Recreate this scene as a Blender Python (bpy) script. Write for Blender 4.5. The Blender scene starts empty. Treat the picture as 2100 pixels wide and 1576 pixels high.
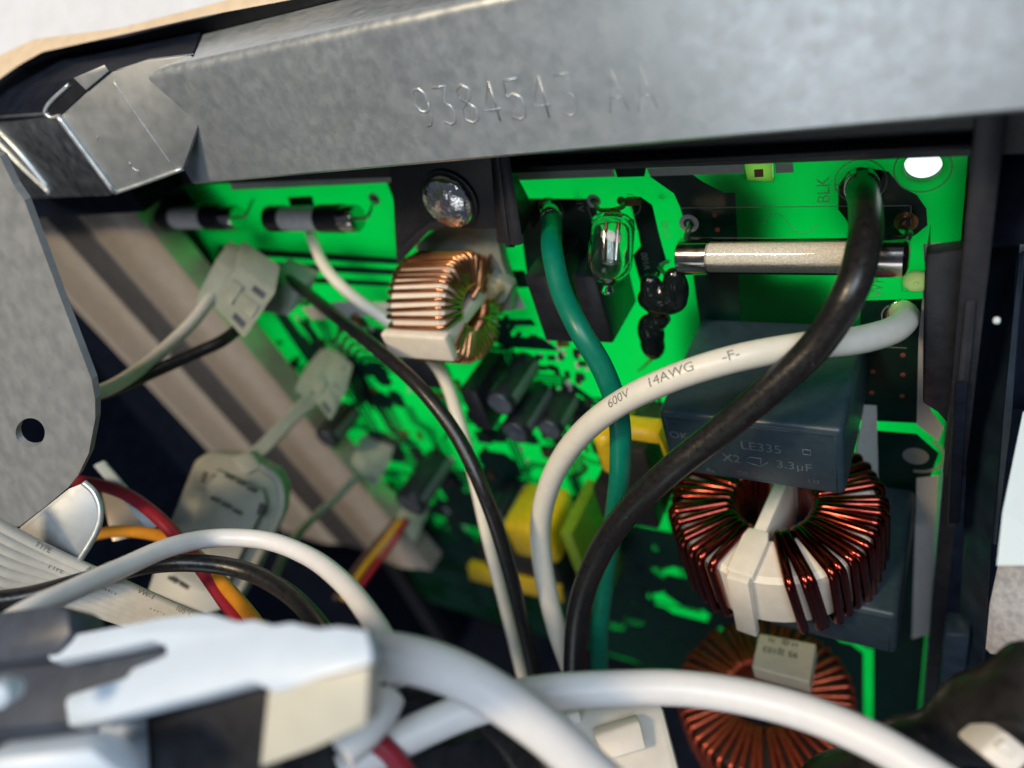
import bpy, bmesh, math, random
from mathutils import Vector, Matrix, Quaternion
from mathutils.geometry import tessellate_polygon
random.seed(7)
sc = bpy.context.scene
col = sc.collection
S = 0.001                      # everything below is written in millimetres

# ---------------------------------------------------------------- camera
# World axes follow the circuit board: X along it to the right, Z up it, -Y out of it.
FPX, CX, CY = 1520.0, 1050.0, 788.0
_D = Vector((734, 1894, 1520)).normalized()
_R = Vector((2650, 340, -1520)); _R = (_R - _D*_R.dot(_D)).normalized()
_N = _R.cross(_D)
def ray(u, v):
    c = Vector(((u-CX)/FPX, (v-CY)/FPX, 1.0))
    return Vector((_R.dot(c), _N.dot(c), -_D.dot(c)))
CAM = -ray(1620, 450)*135.0
cd = bpy.data.cameras.new('camera')
cam = bpy.data.objects.new('camera', cd); col.objects.link(cam)
cx_ = Vector((_R.x, _N.x, -_D.x)); cy_ = -Vector((_R.y, _N.y, -_D.y)); cz_ = -Vector((_R.z, _N.z, -_D.z))
m3 = Matrix((cx_, cy_, cz_)).transposed()
cam.matrix_world = Matrix.Translation(CAM*S) @ m3.to_4x4()
cd.sensor_width = 36.0; cd.lens = FPX/2100*36.0
cd.clip_start = 0.005; cd.clip_end = 20
cd.dof.use_dof = True; cd.dof.focus_distance = 0.130; cd.dof.aperture_fstop = 9.4
sc.camera = cam

# ---------------------------------------------------------------- light
w = bpy.data.worlds.new('World'); sc.world = w; w.use_nodes = True
bg = w.node_tree.nodes['Background']
bg.inputs[0].default_value = (0.62, 0.74, 1.0, 1); bg.inputs[1].default_value = 0.075
def area(name, loc, target, size, power, color, size_y=None):
    l = bpy.data.lights.new(name, 'AREA'); l.energy = power; l.color = color
    l.shape = 'RECTANGLE'; l.size = size; l.size_y = size_y or size
    o = bpy.data.objects.new(name, l); col.objects.link(o)
    o.location = loc
    o.rotation_euler = (Vector(target)-Vector(loc)).to_track_quat('-Z', 'Y').to_euler()
    return o
area('window_light', (0.50, -0.78, 1.08), (-0.03, -0.03, 0.0), 0.9, 13.5, (0.76, 0.88, 1.0), 0.6)
area('room_lamp', (-0.24, -0.64, 0.74), (-0.02, -0.03, -0.05), 0.14, 6.8, (1.0, 0.77, 0.50))
area('front_fill', (-0.20, -1.28, -0.32), (0.0, -0.03, 0.03), 0.60, 1.6, (0.88, 0.94, 1.0), 0.50)  # added broad soft light in front, brightens the bar's right end
sc.view_settings.view_transform = 'Standard'; sc.view_settings.look = 'None'
sc.view_settings.exposure = 0.0; sc.view_settings.gamma = 1.0
sc.cycles.sample_clamp_indirect = 6.0
sc.cycles.use_denoising = True
sc.cycles.max_bounces = 10; sc.cycles.transmission_bounces = 8; sc.cycles.transparent_max_bounces = 8

# ---------------------------------------------------------------- coordinates
def B(u, v, h=0.0):            # where the sight line of a photo pixel meets the plane h mm in front of the board
    r = ray(u, v); return CAM + r*((-h-CAM.y)/r.y)
def A(u, v, d):                # the same sight line, d mm away from the camera
    return CAM + ray(u, v)*d
def P(x, h, z): return Vector((x, -h, z))
XA, OUT, UP = Vector((1,0,0)), Vector((0,-1,0)), Vector((0,0,1))
VIEW = -cz_                    # the way the camera looks

def plane(p0, n):              # a function putting a photo pixel onto the plane through p0 with normal n
    n = Vector(n).normalized()
    def f(u, v):
        r = ray(u, v); return CAM + r*((p0-CAM).dot(n)/r.dot(n))
    return f
def plane3(a, b, c): return plane(a, (b-a).cross(c-a))
# ---------------------------------------------------------------- materials
MATS = {}
def mat(name, color, rough=0.5, metal=0.0, vary=0.0, scale=0.3, bump=0.0, bscale=1.0, rvar=0.0, color2=None,
        coat=0.0, spec=0.5, detail=4.0, sss=0.0, scuff=None, sthr=0.62, sscale=0.9, spangle=0.0):
    m = bpy.data.materials.new(name); m.use_nodes = True; nt = m.node_tree
    b = nt.nodes['Principled BSDF']; L = nt.links.new
    b.inputs['Roughness'].default_value = rough; b.inputs['Metallic'].default_value = metal
    b.inputs['Base Color'].default_value = (*color, 1); b.inputs['Coat Weight'].default_value = coat
    b.inputs['Coat Roughness'].default_value = 0.12
    b.inputs['Specular IOR Level'].default_value = spec
    if sss:
        b.inputs['Subsurface Weight'].default_value = sss
        b.inputs['Subsurface Radius'].default_value = (0.0012, 0.001, 0.0008); b.inputs['Subsurface Scale'].default_value = 1.0
    if vary or bump or rvar or color2:
        g = nt.nodes.new('ShaderNodeNewGeometry'); sm = nt.nodes.new('ShaderNodeVectorMath'); sm.operation = 'SCALE'
        sm.inputs['Scale'].default_value = 1000.0; L(g.outputs['Position'], sm.inputs[0])
        n = nt.nodes.new('ShaderNodeTexNoise'); n.inputs['Scale'].default_value = scale; n.inputs['Detail'].default_value = detail
        L(sm.outputs[0], n.inputs['Vector'])
        if vary or color2:
            mx = nt.nodes.new('ShaderNodeMix'); mx.data_type = 'RGBA'
            c2 = color2 or tuple(c*(1+vary) for c in color); c1 = color if color2 else tuple(c*(1-vary) for c in color)
            mx.inputs[6].default_value = (*c1, 1); mx.inputs[7].default_value = (*c2, 1)
            mr = nt.nodes.new('ShaderNodeMapRange'); mr.inputs[1].default_value = 0.35; mr.inputs[2].default_value = 0.65
            L(n.outputs[0], mr.inputs[0]); L(mx.outputs[2], b.inputs['Base Color'])
            if spangle:                                  # zinc crystals: flat-toned cells a few mm wide, bent by the noise
                wp = nt.nodes.new('ShaderNodeVectorMath'); wp.operation = 'MULTIPLY_ADD'; wp.inputs[1].default_value = (3,3,3); L(n.outputs[1], wp.inputs[0]); L(sm.outputs[0], wp.inputs[2])
                vo = nt.nodes.new('ShaderNodeTexVoronoi'); vo.inputs['Scale'].default_value = spangle; L(wp.outputs[0], vo.inputs['Vector'])
                sp = nt.nodes.new('ShaderNodeSeparateColor'); L(vo.outputs['Color'], sp.inputs[0])
                bl = nt.nodes.new('ShaderNodeMix'); bl.inputs[0].default_value = 0.45; L(mr.outputs[0], bl.inputs[2]); L(sp.outputs[0], bl.inputs[3]); L(bl.outputs[0], mx.inputs[0])
            else: L(mr.outputs[0], mx.inputs[0])
        if rvar:
            mr2 = nt.nodes.new('ShaderNodeMapRange'); mr2.inputs[1].default_value = 0.3; mr2.inputs[2].default_value = 0.7
            mr2.inputs[3].default_value = rough-rvar; mr2.inputs[4].default_value = rough+rvar
            L(n.outputs[0], mr2.inputs[0]); L(mr2.outputs[0], b.inputs['Roughness'])
        if bump:
            n2 = nt.nodes.new('ShaderNodeTexNoise'); n2.inputs['Scale'].default_value = bscale; n2.inputs['Detail'].default_value = 3
            L(sm.outputs[0], n2.inputs['Vector'])
            bp = nt.nodes.new('ShaderNodeBump'); bp.inputs['Strength'].default_value = bump; bp.inputs['Distance'].default_value = 0.0003
            L(n2.outputs[0], bp.inputs['Height']); L(bp.outputs[0], b.inputs['Normal'])
    if scuff:
        g = nt.nodes.new('ShaderNodeNewGeometry'); sm = nt.nodes.new('ShaderNodeVectorMath'); sm.operation = 'SCALE'
        sm.inputs['Scale'].default_value = 1000.0; L(g.outputs['Position'], sm.inputs[0])
        n = nt.nodes.new('ShaderNodeTexNoise'); n.inputs['Scale'].default_value = sscale; n.inputs['Detail'].default_value = 10; n.inputs['Roughness'].default_value = 0.72
        L(sm.outputs[0], n.inputs['Vector']); mr = nt.nodes.new('ShaderNodeMapRange'); mr.inputs[1].default_value = sthr; mr.inputs[2].default_value = sthr+0.06
        L(n.outputs[0], mr.inputs[0]); mx = nt.nodes.new('ShaderNodeMix'); mx.data_type = 'RGBA'; mx.inputs[7].default_value = (*scuff, 1); L(mr.outputs[0], mx.inputs[0])
        src = b.inputs['Base Color'].links[0].from_socket if b.inputs['Base Color'].links else None
        if src: L(src, mx.inputs[6])
        else: mx.inputs[6].default_value = (*color, 1)
        L(mx.outputs[2], b.inputs['Base Color'])
    MATS[name] = m; return m
mat('steel', (0.55,0.61,0.635), 0.36, 0.72, scale=0.55, color2=(0.70,0.75,0.775), rvar=0.07, spangle=0.55, bump=0.012, bscale=0.9, detail=8)
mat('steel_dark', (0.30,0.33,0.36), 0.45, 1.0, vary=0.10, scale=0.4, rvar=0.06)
mat('steel_plate', (0.33,0.35,0.36), 0.5, 0.5, vary=0.07, scale=0.35, bump=0.02, bscale=2.0, rvar=0.06)
mat('steel_stamp', (0.80,0.80,0.76), 0.28, 1.0)
mat('chrome', (0.90,0.88,0.86), 0.08, 1.0, bump=1.0, bscale=0.55)
mat('nickel', (0.62,0.56,0.52), 0.16, 1.0, rvar=0.05, scale=1.0)
mat('solder', (0.55,0.54,0.52), 0.28, 1.0, bump=0.4, bscale=1.5)
mat('navy_plastic', (0.007,0.010,0.019), 0.55, 0, vary=0.3, scale=0.25, bump=0.2, bscale=1.2, spec=0.06)
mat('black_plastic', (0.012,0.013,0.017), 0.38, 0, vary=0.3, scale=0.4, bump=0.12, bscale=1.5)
mat('boss_plastic', (0.020,0.021,0.028), 0.45, 0, vary=0.2, scale=0.5, bump=0.1, bscale=1.2, scuff=(0.06,0.06,0.065), sthr=0.64, sscale=0.7)
mat('blue_panel', (0.016,0.030,0.050), 0.28, 0, vary=0.3, scale=0.15)
mat('beige_metal', (0.80,0.70,0.58), 0.27, 0.62, vary=0.05, scale=0.3)
mat('cover_enamel', (0.74,0.77,0.83), 0.35, 0, vary=0.03, scale=0.2)
mat('cover_peach', (0.75,0.60,0.42), 0.40, 0, vary=0.06, scale=0.3)
mat('white_wire', (0.76,0.72,0.62), 0.36, 0, vary=0.03, scale=0.5, sss=0.15, scuff=(0.50,0.46,0.39), sthr=0.66, sscale=0.5)
mat('white_wire_cool', (0.80,0.79,0.79), 0.33, 0, vary=0.02, scale=0.5, sss=0.15, scuff=(0.58,0.55,0.52), sthr=0.66, sscale=0.5)
mat('ribbon_white', (0.58,0.56,0.50), 0.42, 0, vary=0.05, scale=0.6)
mat('black_wire', (0.009,0.0085,0.0085), 0.33, 0, color2=(0.016,0.015,0.0145), scale=1.2, bump=0.12, bscale=2.5, rvar=0.06, detail=8, scuff=(0.085,0.082,0.078), sthr=0.63, sscale=0.8)
mat('green_wire', (0.0,0.170,0.105), 0.38, 0, vary=0.07, scale=0.5)
mat('red_wire', (0.28,0.012,0.028), 0.4, 0, vary=0.08, scale=0.5)
mat('orange_wire', (0.62,0.25,0.015), 0.4, 0, vary=0.06, scale=0.5)
mat('yellow_wire', (0.50,0.30,0.02), 0.4)
mat('brown_wire', (0.06,0.035,0.03), 0.45)
mat('copper', (0.72,0.33,0.17), 0.24, 1.0, vary=0.12, scale=0.6)
mat('enamel_red', (0.23,0.032,0.020), 0.19, 1.0, vary=0.2, scale=0.8, coat=0.25)
mat('enamel_orange', (0.46,0.085,0.04), 0.32, 0.8, vary=0.15, scale=0.6)
mat('nylon', (0.78,0.70,0.58), 0.42, 0, vary=0.04, scale=0.4, sss=0.2, scuff=(0.58,0.48,0.36), sthr=0.64, sscale=0.5)
mat('nylon_white', (0.74,0.70,0.64), 0.45, 0, vary=0.03, scale=0.4)
mat('milky', (0.27,0.30,0.26), 0.38, 0, vary=0.05, scale=0.4, sss=0.4)
mat('housing', (0.34,0.34,0.30), 0.42, 0, vary=0.04, scale=0.4)
mat('block_white', (0.60,0.71,0.84), 0.38, 0, vary=0.02, scale=0.3)  # white plastic with the cool sky light tinted into its colour
mat('cap_blue', (0.022,0.042,0.056), 0.38, 0, vary=0.12, scale=0.6, bump=0.08, bscale=3.0)
mat('cap_print', (0.10,0.13,0.15), 0.35)
mat('beige_cap', (0.70,0.58,0.40), 0.45, 0, vary=0.04, scale=0.5)
mat('ink', (0.05,0.05,0.05), 0.6)
mat('wire_ink', (0.22,0.20,0.17), 0.6)
mat('tape_yellow', (0.66,0.46,0.015), 0.25, 0, vary=0.1, scale=0.5, coat=0.3, bump=0.3, bscale=0.4)
mat('ferrite', (0.018,0.016,0.015), 0.40, 0, vary=0.3, scale=1.0)
mat('epoxy_black', (0.006,0.010,0.009), 0.13, 0, bump=0.4, bscale=0.25)
mat('sand', (0.86,0.82,0.77), 0.5, 0, color2=(0.66,0.62,0.58), scale=2.6, bump=0.7, bscale=3.5)
mat('ceramic', (0.76,0.73,0.74), 0.5, 0, vary=0.06, scale=0.5)
mat('mask_green', (0.0010,0.021,0.014), 0.34, 0, vary=0.18, scale=0.25, spec=0.3)
mat('silk', (0.52,0.53,0.53), 0.55, 0, vary=0.04, scale=0.8)
mat('pad_copper', (0.40,0.17,0.09), 0.35, 0.9, vary=0.15, scale=1.5)
mat('pad_red', (0.30,0.07,0.045), 0.45)
mat('groove_shade', (0.060,0.058,0.060), 0.5, 0, vary=0.1, scale=0.3)  # dark tone standing for the shade in the beam's groove
mat('slate_plastic', (0.055,0.068,0.095), 0.45, 0, vary=0.15, scale=0.3)
mat('stripe', (0.11,0.125,0.125), 0.5)
mat('olive', (0.15,0.26,0.015), 0.4, 0, vary=0.1, scale=0.4)
mat('block_shade', (0.56,0.55,0.47), 0.42, 0, vary=0.03, scale=0.3)  # the block's white plastic again, darker and warmer for its shaded face
mat('foam', (0.36,0.36,0.38), 0.85, 0, vary=0.18, scale=0.9, bump=1.0, bscale=0.9)
mat('sleeve', (0.012,0.011,0.011), 0.28, 0, color2=(0.020,0.019,0.018), scale=0.5, bump=0.6, bscale=0.22)
mat('white_panel', (0.72,0.84,0.90), 0.4)
mat('flux', (0.42,0.36,0.20), 0.35, sss=0.2)
def glassy():
    m = bpy.data.materials.new('glass'); m.use_nodes = True; b = m.node_tree.nodes['Principled BSDF']
    b.inputs['Transmission Weight'].default_value = 1.0; b.inputs['Roughness'].default_value = 0.015; b.inputs['IOR'].default_value = 1.47
    b.inputs['Base Color'].default_value = (0.97,0.99,0.97,1); MATS['glass'] = m
glassy()
def board_mats():
    m = bpy.data.materials.new('board_laminate'); m.use_nodes = True; nt = m.node_tree; L = nt.links.new
    nt.nodes.remove(nt.nodes['Principled BSDF']); out = nt.nodes['Material Output']
    g = nt.nodes.new('ShaderNodeNewGeometry'); sm = nt.nodes.new('ShaderNodeVectorMath'); sm.operation = 'SCALE'
    sm.inputs['Scale'].default_value = 1000.0; L(g.outputs['Position'], sm.inputs[0])
    n = nt.nodes.new('ShaderNodeTexNoise'); n.inputs['Scale'].default_value = 0.12; n.inputs['Detail'].default_value = 3; L(sm.outputs[0], n.inputs['Vector'])
    mx = nt.nodes.new('ShaderNodeMix'); mx.data_type = 'RGBA'; L(n.outputs[0], mx.inputs[0])
    mx.inputs[6].default_value = (0.0, 0.60, 0.075, 1); mx.inputs[7].default_value = (0.0, 0.72, 0.090, 1)
    t = nt.nodes.new('ShaderNodeBsdfTranslucent'); L(mx.outputs[2], t.inputs[0])
    d = nt.nodes.new('ShaderNodeBsdfPrincipled'); d.inputs['Base Color'].default_value = (0.004,0.07,0.03,1); d.inputs['Roughness'].default_value = 0.35
    ms = nt.nodes.new('ShaderNodeMixShader'); ms.inputs[0].default_value = 0.22
    L(t.outputs[0], ms.inputs[1]); L(d.outputs[0], ms.inputs[2]); L(ms.outputs[0], out.inputs[0]); MATS['board_laminate'] = m
    for nm, c, tr in (('bare_laminate', (0.42,0.80,0.12), 0.85), ('rivet_plastic', (0.95,0.98,0.60), 0.85), ('silk_thin', (0.42,0.50,0.46), 0.62)):
        m = bpy.data.materials.new(nm); m.use_nodes = True; nt = m.node_tree; out = nt.nodes['Material Output']; b = nt.nodes['Principled BSDF']
        b.inputs['Base Color'].default_value = (0.6,0.62,0.6,1) if nm == 'silk_thin' else (*c,1); b.inputs['Roughness'].default_value = 0.5
        t = nt.nodes.new('ShaderNodeBsdfTranslucent'); t.inputs[0].default_value = (*c,1); ms = nt.nodes.new('ShaderNodeMixShader'); ms.inputs[0].default_value = tr
        nt.links.new(b.outputs[0], ms.inputs[1]); nt.links.new(t.outputs[0], ms.inputs[2]); nt.links.new(ms.outputs[0], out.inputs[0]); MATS[nm] = m
    m = bpy.data.materials.new('thin_glass'); m.use_nodes = True; nt = m.node_tree; out = nt.nodes['Material Output']; nt.nodes.remove(nt.nodes['Principled BSDF'])
    t = nt.nodes.new('ShaderNodeBsdfTransparent'); t.inputs[0].default_value = (0.95,0.97,0.95,1); g = nt.nodes.new('ShaderNodeBsdfGlossy'); g.inputs['Roughness'].default_value = 0.04
    lw = nt.nodes.new('ShaderNodeFresnel'); lw.inputs[0].default_value = 1.5; ms = nt.nodes.new('ShaderNodeMixShader')
    nt.links.new(lw.outputs[0], ms.inputs[0]); nt.links.new(t.outputs[0], ms.inputs[1]); nt.links.new(g.outputs[0], ms.inputs[2]); nt.links.new(ms.outputs[0], out.inputs[0]); MATS['thin_glass'] = m
    m = bpy.data.materials.new('board_core'); m.use_nodes = True; nt = m.node_tree; out = nt.nodes['Material Output']
    nt.nodes.remove(nt.nodes['Principled BSDF']); t = nt.nodes.new('ShaderNodeBsdfTransparent'); t.inputs[0].default_value = (0.85,1.0,0.85,1)
    nt.links.new(t.outputs[0], out.inputs[0]); MATS['board_core'] = m
    m = bpy.data.materials.new('lamp_glow'); m.use_nodes = True; b = m.node_tree.nodes['Principled BSDF']
    b.inputs['Emission Color'].default_value = (0.90,0.96,1.0,1); b.inputs['Emission Strength'].default_value = 1.3; MATS['lamp_glow'] = m
board_mats()

# ---------------------------------------------------------------- object helpers
def mesh(name, verts, faces, smooth=False):
    me = bpy.data.meshes.new(name); me.from_pydata([tuple(v*S) for v in verts], [], faces); me.update()
    if smooth: me.polygons.foreach_set('use_smooth', [True]*len(me.polygons))
    return me
def link(name, me, m, parent=None, matrix=None):
    o = bpy.data.objects.new(name, me); col.objects.link(o)
    if m and not me.materials: me.materials.append(MATS[m])
    if parent is not None:
        o.parent = parent
        base = parent
        while base.parent: base = base.parent
        if parent.parent is None: o.matrix_parent_inverse = Matrix.Translation(-Vector(parent['_loc']))
        else: o.matrix_parent_inverse = Matrix.Identity(4)
    if matrix is not None: o.matrix_basis = matrix
    return o
ROOTS = []
def thing(name, label, cat, loc, group=None):
    o = bpy.data.objects.new(name, None); col.objects.link(o)
    o.location = loc*S; o['_loc'] = tuple(loc*S); o['label'] = label; o['category'] = cat
    o.empty_display_size = 0.004
    if group: o['group'] = group
    ROOTS.append(o); return o
def tag(o, label, cat, group=None):
    o['label'] = label; o['category'] = cat
    if group: o['group'] = group
    return o
def struct(o): o['kind'] = 'structure'; return o
def bm_mesh(name, bm, smooth=False, auto=None):
    me = bpy.data.meshes.new(name)
    bmesh.ops.recalc_face_normals(bm, faces=bm.faces[:])
    bm.to_mesh(me); bm.free()
    if smooth: me.polygons.foreach_set('use_smooth', [True]*len(me.polygons))
    return me
def smooth_by_angle(me, deg=40):
    me.polygons.foreach_set('use_smooth', [True]*len(me.polygons))
    bm = bmesh.new(); bm.from_mesh(me)
    for e in bm.edges:
        if len(e.link_faces) == 2 and e.calc_face_angle(0) > math.radians(deg): e.smooth = False
    bm.to_mesh(me); bm.free()
def prism(name, poly, ext, m, parent=None, bevel=0.0, seg=2):
    """closed solid: polygon (3-D points, mm) pushed along ext"""
    bm = bmesh.new()
    a = [bm.verts.new(p*S) for p in poly]; b = [bm.verts.new((p+ext)*S) for p in poly]; n = len(poly)
    bm.faces.new(a); bm.faces.new(b[::-1])
    for i in range(n): bm.faces.new((a[i], b[i], b[(i+1) % n], a[(i+1) % n]))
    bmesh.ops.recalc_face_normals(bm, faces=bm.faces[:])
    if bevel: bmesh.ops.bevel(bm, geom=[e for e in bm.edges], offset=bevel*S, segments=seg, profile=0.5, affect='EDGES', clamp_overlap=True)
    me = bm_mesh(name, bm)
    if bevel: smooth_by_angle(me, 35)
    return link(name, me, m, parent)
def box(name, x0, x1, h0, h1, z0, z1, m, parent=None, bevel=0.0, seg=2, rot=0.0):
    c = Vector(((x0+x1)/2, 0, (z0+z1)/2)); q = Matrix.Rotation(math.radians(rot), 3, 'Y')
    pts = [P(x0,h0,z0), P(x1,h0,z0), P(x1,h0,z1), P(x0,h0,z1)]
    if rot: pts = [q @ (p-c) + c for p in pts]
    return prism(name, pts, OUT*(h1-h0), m, parent, bevel, seg)
def boxpx(name, a, b, h0, h1, m, parent=None, bevel=0.0, seg=2, rot=0.0):
    """box standing on the board; a and b are two opposite corners of its outer face at height h1"""
    p, q = B(*a, h1), B(*b, h1)
    return box(name, min(p.x,q.x), max(p.x,q.x), h0, h1, min(p.z,q.z), max(p.z,q.z), m, parent, bevel, seg, rot)
def spline(pts, n=10):
    pts = [Vector(p) for p in pts]; out = []
    q = [pts[0]*2-pts[1]] + pts + [pts[-1]*2-pts[-2]]
    for i in range(1, len(q)-2):
        p0,p1,p2,p3 = q[i-1],q[i],q[i+1],q[i+2]
        t0=0; t1=t0+max((p1-p0).length,1e-4)**.5; t2=t1+max((p2-p1).length,1e-4)**.5; t3=t2+max((p3-p2).length,1e-4)**.5
        for k in range(n):
            t = t1+(t2-t1)*k/n
            a1=p0*((t1-t)/(t1-t0))+p1*((t-t0)/(t1-t0)); a2=p1*((t2-t)/(t2-t1))+p2*((t-t1)/(t2-t1)); a3=p2*((t3-t)/(t3-t2))+p3*((t-t2)/(t3-t2))
            b1=a1*((t2-t)/(t2-t0))+a2*((t-t0)/(t2-t0)); b2=a2*((t3-t)/(t3-t1))+a3*((t-t1)/(t3-t1))
            out.append(b1*((t2-t)/(t2-t1))+b2*((t-t1)/(t2-t1)))
    out.append(pts[-1]); return out
def sweep(path, r, sides=14, closed=False, cap=True):
    n = len(path); verts = []; faces = []
    rr = r if callable(r) else (lambda t: r)
    tang = []
    for i in range(n):
        a = path[(i-1) % n] if (closed or i > 0) else path[i]; b = path[(i+1) % n] if (closed or i < n-1) else path[i]
        tang.append((b-a).normalized())
    nrm = tang[0].orthogonal().normalized(); frames = []
    for i in range(n):
        if i: nrm = (nrm - tang[i]*nrm.dot(tang[i])).normalized()
        frames.append((nrm.copy(), tang[i].cross(nrm)))
    for i in range(n):
        ra = rr(i/(n-1))
        for k in range(sides):
            an = 2*math.pi*k/sides
            verts.append(path[i] + (frames[i][0]*math.cos(an) + frames[i][1]*math.sin(an))*ra)
    for i in range(n if closed else n-1):
        for k in range(sides):
            j = (i+1) % n
            faces.append((i*sides+k, i*sides+(k+1)%sides, j*sides+(k+1)%sides, j*sides+k))
    if cap and not closed:
        faces.append(tuple(range(sides))[::-1]); faces.append(tuple((n-1)*sides+k for k in range(sides)))
    return verts, faces
def tube(name, pts, r, m, parent=None, n=10, sides=16):
    path = spline(pts, n); v, f = sweep(path, r, sides); me = mesh(name, v, f, True)
    for p in me.polygons:
        if len(p.vertices) > 4: p.use_smooth = False
    o = link(name, me, m, parent); return o, path
def lathe(name, p0, axis, prof, m, parent=None, sides=28, deg=35):
    """prof: (distance along axis, radius)"""
    axis = axis.normalized(); a = axis.orthogonal().normalized(); b = axis.cross(a); v = []; f = []
    for t, r in prof:
        for k in range(sides):
            an = 2*math.pi*k/sides; v.append(p0 + axis*t + (a*math.cos(an)+b*math.sin(an))*max(r, 0.01))
    for i in range(len(prof)-1):
        for k in range(sides):
            f.append((i*sides+k, i*sides+(k+1)%sides, (i+1)*sides+(k+1)%sides, (i+1)*sides+k))
    f.append(tuple(range(sides))[::-1]); f.append(tuple((len(prof)-1)*sides+k for k in range(sides)))
    bm = bmesh.new(); me = mesh(name, v, f); bm.from_mesh(me); bmesh.ops.recalc_face_normals(bm, faces=bm.faces[:]); bm.to_mesh(me); bm.free()
    smooth_by_angle(me, deg); return link(name, me, m, parent)
def plate_holes(name, outer, holes, to3, ext, m, parent=None):
    """flat plate with through holes: 2-D loops, to3 maps them to mm"""
    loops = [outer]+holes; flat = [Vector((p[0],p[1],0)) for l in loops for p in l]
    tris = tessellate_polygon([[Vector((p[0],p[1],0)) for p in l] for l in loops]); n = len(flat)
    v = [to3(p.x,p.y) for p in flat] + [to3(p.x,p.y)+ext for p in flat]
    f = [tuple(t) for t in tris] + [tuple(i+n for i in t[::-1]) for t in tris]; k = 0
    for l in loops:
        c = len(l)
        for i in range(c): f.append((k+i, k+(i+1)%c, k+(i+1)%c+n, k+i+n))
        k += c
    me = mesh(name, v, f); bm = bmesh.new(); bm.from_mesh(me); bmesh.ops.recalc_face_normals(bm, faces=bm.faces[:]); bm.to_mesh(me); bm.free()
    return link(name, me, m, parent)
def circle(cx, cy, r, n=36, ry=None): return [(cx+r*math.cos(2*math.pi*i/n), cy+(ry or r)*math.sin(2*math.pi*i/n)) for i in range(n)]
def text_mesh(s, size, ext=0.0):
    c = bpy.data.curves.new('t', 'FONT'); c.body = s; c.size = 1.0; c.extrude = 0.0; c.resolution_u = 4
    c.align_x = 'CENTER'; c.align_y = 'CENTER'
    o = bpy.data.objects.new('t', c); col.objects.link(o)
    dg = bpy.context.evaluated_depsgraph_get(); me = bpy.data.meshes.new_from_object(o.evaluated_get(dg))
    bpy.data.objects.remove(o); bpy.data.curves.remove(c)
    v = [Vector(p.co)*size for p in me.vertices]; f = [tuple(p.vertices) for p in me.polygons]; bpy.data.meshes.remove(me)
    return v, f
def text(s, pos, xd, yd, size, m, parent, name='lettering'):
    """flat lettering lying on a surface, centred at pos"""
    v, f = text_mesh(s, size); xd = xd.normalized(); yd = yd.normalized()
    return link(name, mesh(name, [pos + xd*p.x + yd*p.y for p in v], f), m, parent)
def wire_text(path, r, at, s, size, parent, m='wire_ink', phi=0.0, flip=False, name='lettering'):
    v, f = text_mesh(s, size); bm = bmesh.new(); vs = [bm.verts.new(p) for p in v]
    for q in f:
        try: bm.faces.new([vs[i] for i in q])
        except ValueError: pass
    bmesh.ops.triangulate(bm, faces=bm.faces[:]); bmesh.ops.subdivide_edges(bm, edges=bm.edges[:], cuts=3)
    acc = [0]
    for a, b in zip(path, path[1:]): acc.append(acc[-1]+(b-a).length)
    ctr = at*acc[-1]
    for q in bm.verts:
        x, y = (q.co.x, q.co.y) if not flip else (-q.co.x, -q.co.y)
        s_ = min(max(ctr+x, 0), acc[-1]-1e-3); i = max(j for j in range(len(acc)) if acc[j] <= s_); i = min(i, len(path)-2)
        t = (s_-acc[i])/(acc[i+1]-acc[i]); c = path[i].lerp(path[i+1], t)
        i0, i1 = max(i-1, 0), min(i+2, len(path)-1)
        T = (path[i1]-path[i0]).normalized(); n = (CAM-c); n = (n-T*n.dot(T)).normalized(); b = n.cross(T)
        an = phi + y/r; q.co = (c + (n*math.cos(an)+b*math.sin(an))*(r+0.035))*S
    me = bm_mesh(name, bm); return link(name, me, m, parent)
def wire(name, pts, r, m, label, cat='wire', group=None, n=10, sides=18, texts=()):
    """a wire is one mesh; lettering printed on it makes it a thing with parts"""
    if texts:
        t = thing(name, label, cat, pts[-1], group); o, path = tube('insulation', pts, r, m, t, n, sides)
        for tx in texts: wire_text(path, r, *tx[:3], o, **(tx[3] if len(tx) > 3 else {}))
        return t, path
    o, path = tube(name, pts, r, m, None, n, sides); tag(o, label, cat, group); return o, path
def turn_mesh(name, r0, r1, hh, wr, sides=8):
    """one closed turn of wire round a ring's cross-section, in the XZ plane (X radial, Z axial)"""
    a, b, c = r0-wr, r1+wr, hh+wr; k = min(1.6, (b-a)*0.3); pts = []
    for (cx, cz, a0) in ((b-k, c-k, 0), (a+k, c-k, 90), (a+k, -c+k, 180), (b-k, -c+k, 270)):
        for i in range(5):
            an = math.radians(a0+i*22.5); pts.append(Vector((cx+k*math.cos(an), 0, cz+k*math.sin(an))))
    v, f = sweep(pts, wr, sides, closed=True); return mesh(name, v, f, True)
def frame(c, axis, xdir):
    z = axis.normalized(); x = (xdir-z*xdir.dot(z)).normalized(); y = z.cross(x)
    return Matrix.Translation(c*S) @ Matrix((x, y, z)).transposed().to_4x4()
def ring_core(name, c, axis, r0, r1, hh, ch, m, parent):
    return lathe_ring(name, c, axis, [(r0+ch,-hh),(r1-ch,-hh),(r1,-hh+ch),(r1,hh-ch),(r1-ch,hh),(r0+ch,hh),(r0,hh-ch),(r0,-hh+ch)], m, parent)
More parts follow.
